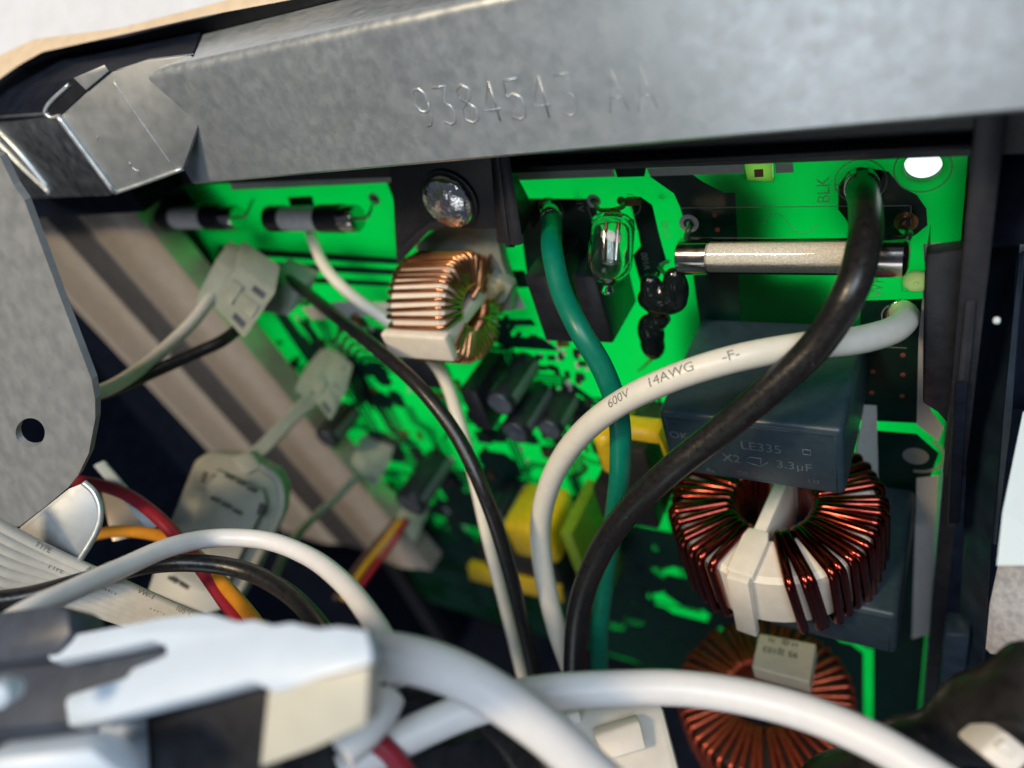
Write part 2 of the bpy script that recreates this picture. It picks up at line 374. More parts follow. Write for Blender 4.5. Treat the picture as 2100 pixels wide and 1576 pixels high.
def lathe_ring(name, c, axis, prof, m, parent, sides=48):
    axis = axis.normalized(); a = axis.orthogonal().normalized(); b = axis.cross(a); v = []; f = []; n = len(prof)
    for k in range(sides):
        an = 2*math.pi*k/sides; d = a*math.cos(an)+b*math.sin(an)
        v += [c+axis*z+d*r for r, z in prof]
    for k in range(sides):
        j = (k+1) % sides
        for i in range(n): f.append((k*n+i, k*n+(i+1)%n, j*n+(i+1)%n, j*n+i))
    me = mesh(name, v, f); bm = bmesh.new(); bm.from_mesh(me); bmesh.ops.recalc_face_normals(bm, faces=bm.faces[:]); bm.to_mesh(me); bm.free()
    smooth_by_angle(me, 30); return link(name, me, m, parent)
def xpx(pts, h=0.0): return [B(u, v, h) for u, v in pts]

# ================================================================ THE SETTING
# dark moulded chassis that carries everything
chx0, chx1 = -330, 120
struct(box('chassis_back_wall', chx0, chx1, -62, -58, -330, 140, 'navy_plastic'))
struct(box('chassis_floor', chx0, chx1, -58, 60, -330, -322, 'navy_plastic'))

# circuit board ---------------------------------------------------------------
bx0, bx1, bz0, bz1 = -169.5, 27.0, -192.0, 19.0
brd = thing('circuit_board', 'green circuit board glowing from behind, with dark copper areas and grey print', 'circuit board', P(-70,0,bz0))
hc = B(1892, 343, 0)
holes = [circle(hc.x, hc.z, 2.75, 40)]
for (u, v, r) in ((1357,405,0.42),(1184,399,0.16)):
    p = B(u, v); holes.append(circle(p.x, p.z, r, 14))
holes.append([(q_.x, q_.z) for q_ in xpx([(1527,337),(1585,334),(1586,374),(1532,370)])][::-1]); rv = B(1880,576); holes.append(circle(rv.x, rv.z, 2.0, 24))
lam = plate_holes('laminate', [(bx0,bz0),(bx1,bz0),(bx1,bz1),(bx0,bz1)], holes, lambda x,z: P(x,0,z), Vector((0,1.6,0)), 'board_laminate', brd)
lam.data.materials.append(MATS['board_core'])
for p in lam.data.polygons:
    if p.normal.y > -0.5: p.material_index = 1
    if abs(p.normal.y) < 0.3 : p.material_index = 0
lp = thing('work_lamp', 'bright white lamp seen through the round hole of the board', 'lamp', P(-70,-40,-120))
box('lamp_panel', -166, 25.5, -42, -40, -104, 17, 'lamp_glow', lp); box('lamp_panel', 25.5, 44, -42, -40, -30, 17, 'lamp_glow', lp)
box('lamp_baffle', -169, -166, -42, -4, -125, 17, 'white_panel', lp); box('lamp_baffle', 25.5, 28.5, -42, -4, -189, -30.2, 'white_panel', lp); box('lamp_baffle', -83, -80.2, -42, -4, -189, -128.2, 'white_panel', lp); box('lamp_baffle', -83, 28.5, -42, -4, -192, -189.2, 'white_panel', lp); box('lamp_baffle', 44, 47, -42, -4, -33, 17, 'white_panel', lp)  # unseen white walls added to keep the lamp's light behind the board
box('lamp_panel', -80, 25.5, -42, -40, -186, -126, 'lamp_glow', lp)
box('lamp_baffle', -169, 47, -42, -4, 17.2, 20, 'white_panel', lp); box('lamp_baffle', -169, -80, -42, -4, -128, -125.2, 'white_panel', lp)

def pour(px, h=0.05, name='copper_pour', m='mask_green'): return prism(name, xpx(px), OUT*h, m, brd)
def back_shade(px, y=3.0):
    pts = [p + Vector((0, y, 0)) for p in xpx(px)]; return prism('back_shade_sheet', pts, Vector((0,0.05,0)), 'mask_green', brd)  # unseen sheets added behind the board to shade it with soft edges
pour([(1060,407),(1205,408),(1222,428),(1236,470),(1232,560),(1080,560)])
pour([(1283,404),(1314,404),(1338,421),(1352,482),(1367,535),(1352,568),(1316,590),(1298,524),(1314,505),(1308,471),(1295,423)])
pour([(1332,362),(1420,358),(1440,372),(1485,396),(1508,396),(1512,480),(1520,720),(1446,720),(1428,612),(1412,490),(1397,430),(1382,397)])
pour([(1260,346),(1325,344),(1322,362),(1266,364)])
pour([(1720,380),(1740,352),(1785,345),(1822,352),(1850,385),(1880,400),(1900,428),(1902,462),(1880,480),(1850,497),(1760,500),(1735,450),(1719,430)])  # copper round the pad; the lower right part stands for a soft shadow
pour([(1765,617),(1893,613),(1884,868),(1760,862)])
pour([(1760,880),(1880,890),(1925,930),(1900,1000),(1880,1300),(1700,1300)])
back_shade([(1430,352),(1520,352),(1590,425),(1592,720),(1430,720)], 3.5); back_shade([(1560,565),(1690,565),(1720,600),(1740,720),(1560,720)], 3.5); back_shade([(1400,628),(1800,632),(1800,760),(1400,760)], 3.5)
back_shade([(1700,395),(1740,345),(1800,350),(1850,405),(1885,440),(1890,480),(1760,505),(1725,470)], 4.5)
back_shade([(1950,330),(2000,330),(1990,700),(1940,700)], 4.0)
# left half: wide horizontal runs of copper, then dense small runs farther down
for pts in ([(445,505),(860,533),(860,545),(455,522)], [(455,531),(870,556),(875,568),(470,548)], [(480,560),(800,578),(800,588),(500,575)],
            [(340,383),(375,383),(435,468),(395,470)], [(790,365),(850,362),(870,480),(830,470)], [(590,405),(640,402),(650,440),(600,440)],
            [(1000,555),(1075,555),(1090,590),(1010,590)], [(1010,655),(1090,655),(1100,668),(1012,668)],
            [(1020,690),(1110,692),(1150,720),(1030,712)], [(560,640),(585,640),(700,800),(668,800)], [(612,660),(632,660),(725,790),(708,790)]):
    pour(pts)
back_shade([(330,372),(420,372),(520,470),(380,480)], 4.0)
back_shade([(440,500),(830,520),(830,535),(450,520)], 3.0)
def random_copper():
    v = []; f = []; rnd = random.Random(3); cnt = [0]
    def ok(p): return bx0+1 < p.x < -33 and bz0+1 < p.z < -22 and not (p.x > -62 and p.z > -42) and not (p.x < -150 and p.z > -38)
    def strip(pts, wd):
        cnt[0] += 1; h = 0.05+0.0006*(cnt[0] % 90)
        for a, b in zip(pts, pts[1:]):
            if not (ok(a) and ok(b)): continue
            d = (b-a).normalized(); sd = Vector((-d.z,0,d.x))*wd/2; e = d*wd*0.25; i = len(v)
            v.extend([a-sd-e+OUT*h, b-sd+e+OUT*h, b+sd+e+OUT*h, a+sd-e+OUT*h]); f.append((i,i+1,i+2,i+3))
    def pourq(x, z, a, b):
        cnt[0] += 1; h = 0.05+0.0006*(cnt[0] % 90); c = min(a, b)*0.25; i = len(v)
        pts = [P(max(bx0+0.5,min(bx1-0.5,x+sx_*(a/2-cx_))), h, max(bz0+0.5,z+sz_*(b/2-cz_2))) for sx_, sz_, cx_, cz_2 in ((-1,-1,0,c),(-1,-1,c,0),(1,-1,c,0),(1,-1,0,c),(1,1,0,c),(1,1,c,0),(-1,1,c,0),(-1,1,0,c))]
        v.extend(pts); f.append(tuple(range(i, i+8)))
    for k in range(95):                                  # bundles of parallel tracks with a 45-degree jog
        x, z = rnd.uniform(-166,-36), rnd.uniform(-175,-24); n = rnd.randint(2,6); L1, L2 = rnd.uniform(5,20), rnd.uniform(6,22); jog = rnd.choice((-1,1))*rnd.uniform(2,7)
        wd = rnd.choice((0.55,0.7,0.9,1.3)); pitch = wd*rnd.uniform(1.5,2.0); hor = rnd.random() < 0.45
        for q in range(n):
            o_ = q*pitch; pts = [(0,o_),(L1-o_*0.4,o_),(L1-o_*0.4+abs(jog),o_+jog),(L1+abs(jog)+L2,o_+jog)]
            strip([P(x+a_,0,z+b_) if hor else P(x+b_,0,z-a_) for a_, b_ in pts], wd)
    for k in range(105):
        x, z = rnd.uniform(-166,-36), rnd.uniform(-188,-26)
        if not ok(P(x,0,z)): continue
        g = 1.0 if z > -80 else 1.6
        pourq(x, z, rnd.uniform(4,13)*g, rnd.uniform(3,10)*g)
    for k in range(80): pourq(rnd.uniform(-30,3), rnd.uniform(-188,-64), rnd.uniform(6,17), rnd.uniform(5,20))
    for k in range(46): pourq(rnd.uniform(-84,-30), rnd.uniform(-188,-112), rnd.uniform(7,20), rnd.uniform(5,16))
    for x_, z_, a_, b_ in ((20.3,-127,12.4,126),(12.8,-102,3.6,76),(5,-165,13,50),(-60,-180,60,20)): pourq(x_, z_, a_, b_)
    o = link('copper_runs', mesh('copper_runs', v, f), 'mask_green', brd); o['kind'] = 'stuff'
random_copper()
# grey printed strips, outlines and letters
def silk(px, h=0.16): return prism('printed_strip', xpx(px), OUT*h, 'silk', brd)
silk([(470,376),(805,360),(808,374),(478,390)]); silk([(1045,352),(1258,346),(1262,362),(1052,370)]); silk([(1326,345),(1525,336),(1526,355),(1334,361)])
silk([(1590,336),(1626,334),(1628,353),(1592,355)]); silk([(620,632),(700,618),(800,622),(810,645),(640,655)])
silk([(1008,600),(1060,595),(1078,632),(1015,640)]); silk([(1893,500),(1960,496),(1958,520),(1895,535)])
silk([(1899,535),(1915,535),(1908,840),(1935,875),(1925,905),(1880,870),(1884,690)]); silk([(1880,980),(1925,975),(1905,1300),(1870,1310)])
silk([(1772,830),(1798,832),(1802,1010),(1786,1012),(1750,960)])
o = prism('bare_laminate', xpx([(1527.3,337.3),(1584.7,334.3),(1585.7,373.7),(1532.3,369.7)]), Vector((0,1.6,0)), 'bare_laminate', brd); o.data.materials.append(MATS['board_core'])
for p in o.data.polygons:
    if p.normal.y > -0.5: p.material_index = 1
prism('bare_copper_square', xpx([(1547,348),(1565,347),(1566,362),(1548,363)]), OUT*0.2, 'pad_red', brd)
def silk_line(px, wmm=0.22, closed=False, h=0.16):
    pts = xpx(px); v = []; f = []; n = len(pts)
    for i in range(n if closed else n-1):
        a, b = pts[i], pts[(i+1) % n]; d = (b-a).normalized(); s = Vector((-d.z,0,d.x))*wmm/2; k = len(v); up = OUT*h
        v += [a-s+up-d*wmm/2, b-s+up+d*wmm/2, b+s+up+d*wmm/2, a+s+up-d*wmm/2]; f.append((k,k+1,k+2,k+3))
    return link('printed_line', mesh('printed_line', v, f), 'silk_thin', brd)
def silk_ring(u, v, r, wmm=0.3, a0=0, a1=360, m='silk_thin', name='printed_ring', h=0.16):
    c = B(u, v); n = 48; vs = []; f = []
    for i in range(n+1):
        an = math.radians(a0+(a1-a0)*i/n); d = Vector((math.cos(an),0,math.sin(an)))
        vs += [c+d*(r-wmm/2)+OUT*h, c+d*(r+wmm/2)+OUT*h]
        if i: f.append((2*i-2,2*i-1,2*i+1,2*i))
    return link(name, mesh(name, vs, f), m, brd)
silk_line([(1400,428),(1396,426),(1868,421),(1869,495)]); silk_line([(1396,426),(1400,440)]); silk_line([(1400,487),(1868,490)], 0.12)
silk_ring(1892, 346, 4.1, 0.28); silk_ring(1130, 430, 2.9, 0.22, -110, 200); silk_ring(1765, 372, 4.0, 0.22); silk_ring(1845, 648, 3.0, 0.22)
silk_line([(1206,424),(1216,455)]); silk_line([(1293,423),(1308,470),(1296,470)]); silk_line([(1206,424),(1212,424)])
silk_ring(1290, 420, 2.4, 0.2, -80, 90); silk_line([(1815,711),(1858,713)], 0.2)
silk_line([(1568,458),(1570,448),(1577,440),(1590,437),(1602,440),(1612,450),(1622,464),(1634,475),(1650,478),(1668,472),(1676,458)], 0.16)
silk_ring(1880, 932, 5.2, 0.9, -95, 60); silk_ring(1878, 935, 1.3, 2.4)
silk_line([(1860,560),(1895,556)],0.15); silk_line([(1848,556),(1850,596),(1890,598)],0.15)
xb, zb = XA, UP
def btext(s, u, v, size, rot=0):
    q = Matrix.Rotation(math.radians(-rot), 3, 'Y'); text(s, B(u,v)+OUT*0.17, q@xb, q@zb, size, 'silk_thin', brd)
btext('A10', 1190, 418, 2.2, 90); btext('V100', 1325, 535, 2.0, 90); btext('F100', 1367, 470, 2.0, 90); btext('BLK', 1690, 390, 3.0, 90)
btext('WH', 1800, 585, 3.0, 90); btext('W', 1838, 632, 1.4, 0); btext('-F1', 1719, 385, 1.6, 90)
def pad(u, v, r, m='pad_copper', hole=0.45, name='pad'):
    c = B(u, v); lathe_ring(name, c+OUT*0.14, OUT, [(r*hole,0.10),(r,0.06),(r,-0.08),(r*hole,-0.08)], m, brd, 28)
    lathe('pad_hole', c+OUT*0.03, OUT, [(0,r*hole),(0.08,r*hole)], 'ink', brd, 20)
pad(1413,458,1.95,'silk',0.55); pad(1858,455,1.9,'pad_copper',0.5); pad(768,408,1.6,'silk',0.5); pad(1218,412,1.5,'silk',0.5); pad(1275,412,1.0); pad(1305,412,1.0)
pad(1128,427,2.1); pad(1765,372,2.6); pad(1845,645,2.4)
for u, v in ((1466,441),(1472,471),(1788,805),(1852,690),(1852,728),(1852,768),(1850,812),(1790,762)): pad(u, v, 0.45, 'pad_red', 0.4)
e = lathe('plastic_rivet', B(1880,576), OUT, [(0,2.2),(0.5,2.1),(0.9,1.4),(0.95,0.5),(1.1,0.4),(1.15,0.01)], 'rivet_plastic', brd)
rb_ = random.Random(21)
for k in range(34):  # unseen blocks added behind the board for soft dark spots in its glow
    u, v_ = rb_.uniform(420,1100), rb_.uniform(470,900); p = B(u, v_); a_, b_ = rb_.uniform(2.5,8), rb_.uniform(2.5,8)
    if not (bx0+6 < p.x < bx1-6): continue
    box('back_shade_block', p.x-a_/2, p.x+a_/2, -rb_.uniform(6,10), -3.2, p.z-b_/2, p.z+b_/2, 'black_plastic', brd)
# small surface parts: chips and resistors on the left half
def chips():
    base = {}
    for key, (a, b, h, m) in {'c': (2.0,1.2,0.8,'ferrite'), 'd': (1.6,0.8,0.5,'silk'), 'e': (5.0,4.0,1.4,'black_plastic'), 'f': (3.0,1.4,1.0,'pad_copper')}.items():
        bm = bmesh.new(); bmesh.ops.create_cube(bm, size=1.0)
        for vv in bm.verts: vv.co = Vector((vv.co.x*a, (vv.co.y-0.5)*h, vv.co.z*b))*S
        base[key] = (bm_mesh('chip', bm), m)
    rnd = random.Random(11)
    for k in range(150):
        u, v = rnd.uniform(560,1230), rnd.uniform(600,1120); p = B(u, v)
        if p.x < bx0+4 or (u > 1000 and v < 680): continue
        key = rnd.choice('cccddef'); me, m = base[key]
        link('chip', me, m, brd, Matrix.Translation((p+OUT*0.12)*S) @ Matrix.Rotation(rnd.choice((0,math.pi/2)), 4, 'Y'))
    for k in range(40):
        u, v = rnd.uniform(1110,1210), rnd.uniform(690,840); p = B(u, v); me, m = base[rnd.choice('cd')]
        link('chip', me, m, brd, Matrix.Translation((p+OUT*0.12)*S) @ Matrix.Rotation(rnd.choice((0,math.pi/2)), 4, 'Y'))
chips()

# black frame round the board ---------------------------------------------------
fr = thing('board_frame', 'black plastic frame holding the top and right edge of the green board', 'frame', P(0,0,-190))
zt = B(1500,334,7).z
prism('top_rail', [B(330,378,7)+Vector((0,-1,0)), B(1985,314,7)+Vector((0,-1,0)), B(2160,306,7)+Vector((0,-1,0)), P(80,8,62), P(-190,8,62)], Vector((0,20,0)), 'black_plastic', fr)
prism('rail_lip', [B(1000,346,11), B(1995,296,11), B(1995,308,11), B(1000,357,11)], Vector((0,3,0)), 'boss_plastic', fr, 0.4)
box('left_wall', bx0-9, bx0-0.6, -2, 3.4, bz0-60, 19, 'black_plastic', fr)
box('right_post', 27.6, 31.2, -4, 16, -46, 30, 'boss_plastic', fr, 0.5)
box('right_wall', 27.6, 30.5, -4, 9, -220, -46.5, 'black_plastic', fr)
prism('guard', xpx([(1897,528),(1905,522),(1976,512),(1982,600),(1976,700),(1968,895),(1955,884),(1922,846),(1893,828)], 14), Vector((0,3,0)), 'black_plastic', fr, 0.5)
prism('guard_web', xpx([(1897,528),(1893,828),(1893,700)], 14), Vector((0,10,0)), 'black_plastic', fr)
prism('clip_strip', xpx([(1978,622),(2003,622),(1988,780),(1962,1085),(1938,1085),(1950,900)], 17), Vector((0,3,0)), 'boss_plastic', fr, 0.5)
prism('clip_strip', xpx([(1958,788),(1985,788),(1968,1075),(1946,1075)], 17.9), Vector((0,0.8,0)), 'navy_plastic', fr, 0.3)
prism('snap_hook', xpx([(1935,1300),(1990,1305),(1978,1405),(1925,1420)], 20), Vector((0,6,0)), 'blue_panel', fr, 0.8)

rp = thing('blue_plastic_panel', 'glossy dark blue plastic panel at the right edge beside the frame', 'panel', P(40,0,-150))
prism('panel_face', [A(2000,500,128), A(2094,500,123), A(2062,850,126), A(2034,1120,140), A(2010,1500,172), A(1955,1500,185), A(1985,900,142)], Vector((0,6,0)), 'blue_panel', rp, 0.5)
prism('panel_edge', [A(2090,520,119), A(2103,515,119), A(2074,860,122), A(2046,1120,135), A(2034,1120,135), A(2058,850,122)], Vector((0,4,0)), 'blue_panel', rp, 0.5)
prism('panel_top', [A(2030,270,112), A(2200,270,104), A(2200,505,110), A(2030,505,116)], Vector((0,4,0)), 'navy_plastic', rp, 0.5)
prism('panel_return', [A(2100,505,124), A(2220,505,124), A(2220,842,128), A(2072,842,128)], Vector((0,4,0)), 'navy_plastic', rp, 0.5)
lathe('mould_mark', A(2044,656,108), OUT, [(0,0.5),(0.5,0.45),(0.7,0.01)], 'white_panel', rp, 12)
tag(prism('outside_panel', [A(2098,846,116), A(2240,838,114), A(2240,1160,100), A(2044,1160,104), A(2056,1050,108)], Vector((4,6,0)), 'white_panel'), 'white panel standing in for the bright outside at the right edge', 'panel')  # panel put in place of the daylit view outside
tag(prism('foam_pad', [A(2045,1120,118), A(2200,1125,112), A(2200,1345,112), A(2010,1350,118), A(2020,1240,118)], Vector((9,7,-3)), 'foam', None, 1.2), 'grey speckled foam pad above the black sleeve at the right edge', 'foam')

# steel bar -----------------------------------------------------------------------
sb = thing('steel_bar', 'galvanized steel bar with a stamped number across the top', 'steel bar', P(-40,30,30))
def sheet_profile(name, x0, x1, prof, m, parent, th=1.0, nx=1):
    """bent sheet: profile (h,z) swept along x, with thickness"""
    n = len(prof); inner = []
    for i in range(n):
        a = Vector(prof[max(i-1,0)]); b = Vector(prof[min(i+1,n-1)]); d = (b-a).normalized(); inner.append((prof[i][0]-d.y*th, prof[i][1]+d.x*th) )
    v = []; f = []
    for x in (x0, x1):
        v += [P(x,h,z) for h, z in prof] + [P(x,h,z) for h, z in inner]
    k = 2*n
    for i in range(n-1):
        f.append((i, i+1, k+i+1, k+i)); f.append((n+i+1, n+i, k+n+i, k+n+i+1))
    f.append((0, k, k+n, n)); f.append((n-1, 2*n-1, k+2*n-1, k+n-1))
    for s_ in (0, k):
        for i in range(n-1): f.append((s_+i, s_+i+1, s_+n+i+1, s_+n+i))
    me = mesh(name, v, f); bm = bmesh.new(); bm.from_mesh(me); bmesh.ops.recalc_face_normals(bm, faces=bm.faces[:]); bm.to_mesh(me); bm.free()
    smooth_by_angle(me, 35); return link(name, me, m, parent)
prof = [(27,30.2),(29.4,30.0),(30,30.6)] + [(30, z) for z in (38,46,51.5)]
prof += [(30-1.8*(1-math.cos(math.radians(a))), 51.5+1.8*math.sin(math.radians(a))) for a in (15,30,45,60,75,90)] + [(20,53.3),(9,53.4)]
bar = sheet_profile('bar_sheet', -113, 110, prof, 'steel', sb, 1.0)
# stamped number: each stroke a thin raised line on the face
G = {'9': [[(1,.62),(.9,.45),(.6,.38),(.25,.42),(.02,.6),(.05,.85),(.3,1),(.7,1),(.95,.85),(1,.6),(.9,.25),(.6,.02),(.3,0)]],
     '3': [[(.05,1),(.95,1),(.5,.6),(.85,.5),(1,.3),(.85,.06),(.5,0),(.1,.08)]],
     '8': [[(.5,.54),(.12,.68),(.1,.88),(.5,1),(.9,.88),(.88,.68),(.5,.54),(.05,.38),(.05,.1),(.5,0),(.95,.1),(.95,.38),(.5,.54)]],
     '4': [[(.75,0),(.75,1),(0,.3),(1,.3)]], '5': [[(.95,1),(.15,1),(.08,.58),(.5,.66),(.9,.55),(1,.3),(.85,.06),(.5,0),(.05,.08)]],
     'A': [[(0,0),(.5,1),(1,0)],[(.2,.35),(.8,.35)]]}
p0, p1 = B(868,222,30), B(1160,196,30)
txt = '9384543'; dx = (p1-p0)/(len(txt)-1)
for i, ch in enumerate(txt + 'AA'):
    o0 = p0 + dx*i - Vector((dx.x*0.33,0,0)) - UP*3.0
    if i >= 7: o0 += dx*0.8
    v = []; f = []
    for st in G[ch]:
        vv, ff = sweep([o0 + Vector((a*dx.x*0.66, 0.055, b*6.0)) for a, b in st], (0.20,0.20,0.20,0.20,0.20,0.18,0.15,0.09,0.09)[i], 6); k = len(v); v += vv; f += [tuple(q+k for q in t) for t in ff]
    link('stamped_digit', mesh('stamped_digit', v, f, True), 'steel', bar)
cg = thing('corner_bracket', 'folded grey steel corner piece with a slot at the left end of the bar', 'bracket', A(235,393,160))
def poly(pts): return [A(*p) for p in pts]
gp = plane(B(405,262,30.3), (0.30,-1.0,0.22)); fp = plane3(gp(122,238), gp(236,396), A(20,330,184))
def on(f, pts, off=0.0): return [f(u,v)-ray(u,v).normalized()*off for u,v in pts]
prism('gusset', on(gp, [(122,238),(222,150),(300,124),(392,113),(408,200),(405,262),(375,346),(358,352),(238,396)]), Vector((0,1.0,0)), 'steel_plate', cg, 0.25)
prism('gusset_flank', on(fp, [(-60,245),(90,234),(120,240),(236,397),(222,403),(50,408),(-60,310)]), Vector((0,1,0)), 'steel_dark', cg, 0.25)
tube('rolled_edge', on(gp, [(119,237),(175,312),(236,394)], 0.1), 0.7, 'steel', cg, 6, 10)
tube('rolled_edge', on(gp, [(236,396),(300,374),(374,347)], 0.1), 0.4, 'steel', cg, 6, 10)
tube('slot_rim', on(gp, [(142,174),(97,218),(93,232),(104,241),(122,238)], 0.4), 0.4, 'steel', cg, 8, 8)
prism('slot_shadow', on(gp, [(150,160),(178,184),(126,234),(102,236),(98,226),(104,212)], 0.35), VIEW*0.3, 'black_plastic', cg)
prism('slot_tab', on(gp, [(150,160),(214,133),(223,146),(176,185)], 0.7), VIEW*0.3, 'steel_plate', cg, 0.12)
for a in (6, 30): tube('rib', on(fp, [(-20,245+a),(40,308+a),(104,392+a*0.2)], 0.2), 0.5, 'steel', cg, 6, 8)
tube('crease', on(gp, [(230,163),(290,250),(357,345)], 0.0), 0.14, 'steel', cg, 6, 6)
tube('scratch', on(gp, [(265,333),(272,345),(284,352),(286,362)], 0.0), 0.12, 'steel_stamp', cg, 4, 6); tube('scratch', on(gp, [(200,280),(200,288)], 0.0), 0.12, 'steel_stamp', cg, 4, 6)
for quad in ([gp(394,113), A(424,34,172), A(85,111,196), gp(222,148)], [gp(222,148), A(85,111,196), A(-80,205,205), gp(122,237)], [gp(122,237), A(-80,205,205), A(-80,250,186)]):
    prism('corner_flange', quad, Vector((0,0.4,-0.8)), 'navy_plastic', cg)
cv = thing('top_cover', 'white enamelled cabinet cover with a peach edge, top left corner', 'cover', A(60,75,260))
ce = plane(A(240,70,160), (0.1,-0.6,0.8)); 
prism('cover_edge', on(ce, [(-80,215),(0,163),(40,135),(85,110),(260,72),(420,36),(560,10),(720,-20),(600,-40),(420,12),(240,58),(70,80),(-80,150)]), Vector((0,3,0.5)), 'cover_peach', cv, 0.8)
ce_ = on(ce, [(-80,150),(70,80),(240,58),(420,12),(600,-40)]); nb = len(ce_); v = []
for lay in (Vector((0,0,0)), Vector((0,0,-2))):
    v += [p+lay for p in ce_] + [p+lay+Vector((-10,110,130)) for p in ce_]
f = [(i,i+1,nb+i+1,nb+i) for i in range(nb-1)] + [(2*nb+i+1,2*nb+i,3*nb+i,3*nb+i+1) for i in range(nb-1)] + [(i+1,i,2*nb+i,2*nb+i+1) for i in range(nb-1)]
link('cover_top', mesh('cover_top', v, f), 'cover_enamel', cv)

# left steel plate --------------------------------------------------------------------
lpz = thing('side_plate', 'flat grey steel plate with a round hole at the left edge', 'plate', A(60,1000,120))
out = [(-60,300),(0,322),(28,380),(50,412),(120,600),(188,780),(195,820),(195,860),(182,930),(160,975),(140,1000),(92,1040),(40,1080),(-60,1090)]
o = plate_holes('plate_sheet', out, [circle(62, 888, 30, 36, 30)], plane(A(60,700,126), (0.10,-0.9,0.42)), Vector((0,1.2,0)), 'steel_plate', lpz)
prism('lower_tab', poly([(42,1080,127),(140,1003,126),(172,990,126),(192,1010,126),(204,1045,126),(200,1080,126),(165,1148,126),(110,1200,126),(20,1110,127)]), VIEW*1.0, 'steel_plate', lpz, 0.2)
tube('tab_edge', poly([(172,990,125.5),(193,1010,125.5),(206,1045,125.5),(200,1085,125.5),(163,1150,125.5)]), 0.55, 'steel', lpz, 8, 8)

# beige beam -----------------------------------------------------------------------------
bm_ = thing('grooved_beam', 'beige metal beam with a dark groove running diagonally at the left', 'beam', P(-200,10,-190))
def beam():
    xr = -172; prof = []
    n = 40; W = 78.0
    for i in range(n+1):
        t = i/n; x = xr - W*t; g = 1/(1+math.exp(-(t-0.36)*45)) * 1/(1+math.exp((t-0.66)*45)); prof.append((x, 12 - 2.2*g + 1.2*math.sin(t*math.pi) + 1.6*math.exp(-((t-0.17)/0.10)**2)))
    prof = [(xr, 4)] + prof + [(xr-W-1.5, 12.6), (xr-W-2.0, 11), (xr-W-2.0, 3)]
    v = []; f = []; m = len(prof)
    for z in (-140, 17.5):
        v += [P(x+(17.5-z)*0.225, h, z) for x, h in prof]
    for i in range(m-1): f.append((i, i+1, m+i+1, m+i))
    f.append(tuple(range(m))); f.append(tuple(range(m, 2*m))[::-1]); f.append((0, m, 2*m-1, m-1))
    me = mesh('beam_body', v, f); bm = bmesh.new(); bm.from_mesh(me); bmesh.ops.recalc_face_normals(bm, faces=bm.faces[:]); bm.to_mesh(me); bm.free()
    smooth_by_angle(me, 35); link('beam_body', me, 'beige_metal', bm_)
beam()
prism('groove_shade_strip', [P(-172-78*t_+(17.5-z_)*0.225, 10.0, z_) for t_, z_ in ((0.40,17),(0.62,17),(0.62,-139),(0.40,-139))], OUT*1.9, 'groove_shade', bm_, 0.9, 3)  # strip added to darken the groove as its shade would
struct(box('chassis_left_wall', -330, -228, -50, 2, -330, 60, 'navy_plastic'))
struct(box('chassis_side_wall', -300, -290, -60, 150, -330, 46, 'navy_plastic'))
struct(box('chassis_ledge', -330, -150, -2, 22, 20.5, 32, 'navy_plastic'))

# screw boss -----------------------------------------------------------------------------
sbz = thing('screw_boss', 'black plastic lug behind the chrome screw', 'bracket', B(925,405,10))
prism('lug_plate', xpx([(795,318),(1012,312),(1030,470),(985,472),(922,468),(880,475),(853,500),(815,545),(812,540),(806,420)], 12), Vector((0,5,0)), 'boss_plastic', sbz, 0.5)
prism('lug_lip', xpx([(815,545),(853,500),(880,475),(922,466),(915,452),(880,458),(850,480),(812,520)], 13.5), Vector((0,2,0)), 'boss_plastic', sbz, 0.4)
prism('lug_rib', [B(1004,310,12), B(1022,310,17), B(1054,505,19), B(1018,500,14)], Vector((2.0,0.5,0)), 'boss_plastic', sbz, 0.4)
prism('lug_side', [B(1022,310,16.5), B(1044,330,8), B(1090,414,3), B(1093,445,3), B(1056,508,16), B(1046,508,18)], Vector((-1.2,0,0)), 'boss_plastic', sbz, 0.3)
prism('lug_hook', [B(1068,412,4), B(1092,416,2), B(1108,450,2), B(1092,470,4)], Vector((0,1.5,0)), 'black_plastic', sbz, 0.2)
scw = thing('screw', 'shiny domed chrome screw in the black plastic lug', 'screw', B(925,405,12))
sc0 = B(924,408,12.0)
lathe('washer', sc0, OUT, [(0,6.6),(0.7,6.6),(0.75,6.4)], 'black_plastic', scw, 40)
head = lathe('screw_head', sc0+OUT*0.75, OUT, [(0,5.9),(0.7,5.9),(1.2,5.6),(1.8,4.8),(2.25,3.4),(2.5,1.7),(2.55,0.01)], 'chrome', scw, 40, 60)
for a in (25, 115):
    q = Matrix.Rotation(math.radians(a), 3, 'Y'); c = sc0+OUT*3.12
    pts = [q@Vector((dx_,0,dz_)) + c for dx_, dz_ in ((-2.2,-.45),(2.2,-.45),(2.2,.45),(-2.2,.45))]
    prism('screw_slot', pts, OUT*0.12, 'steel_dark', head)

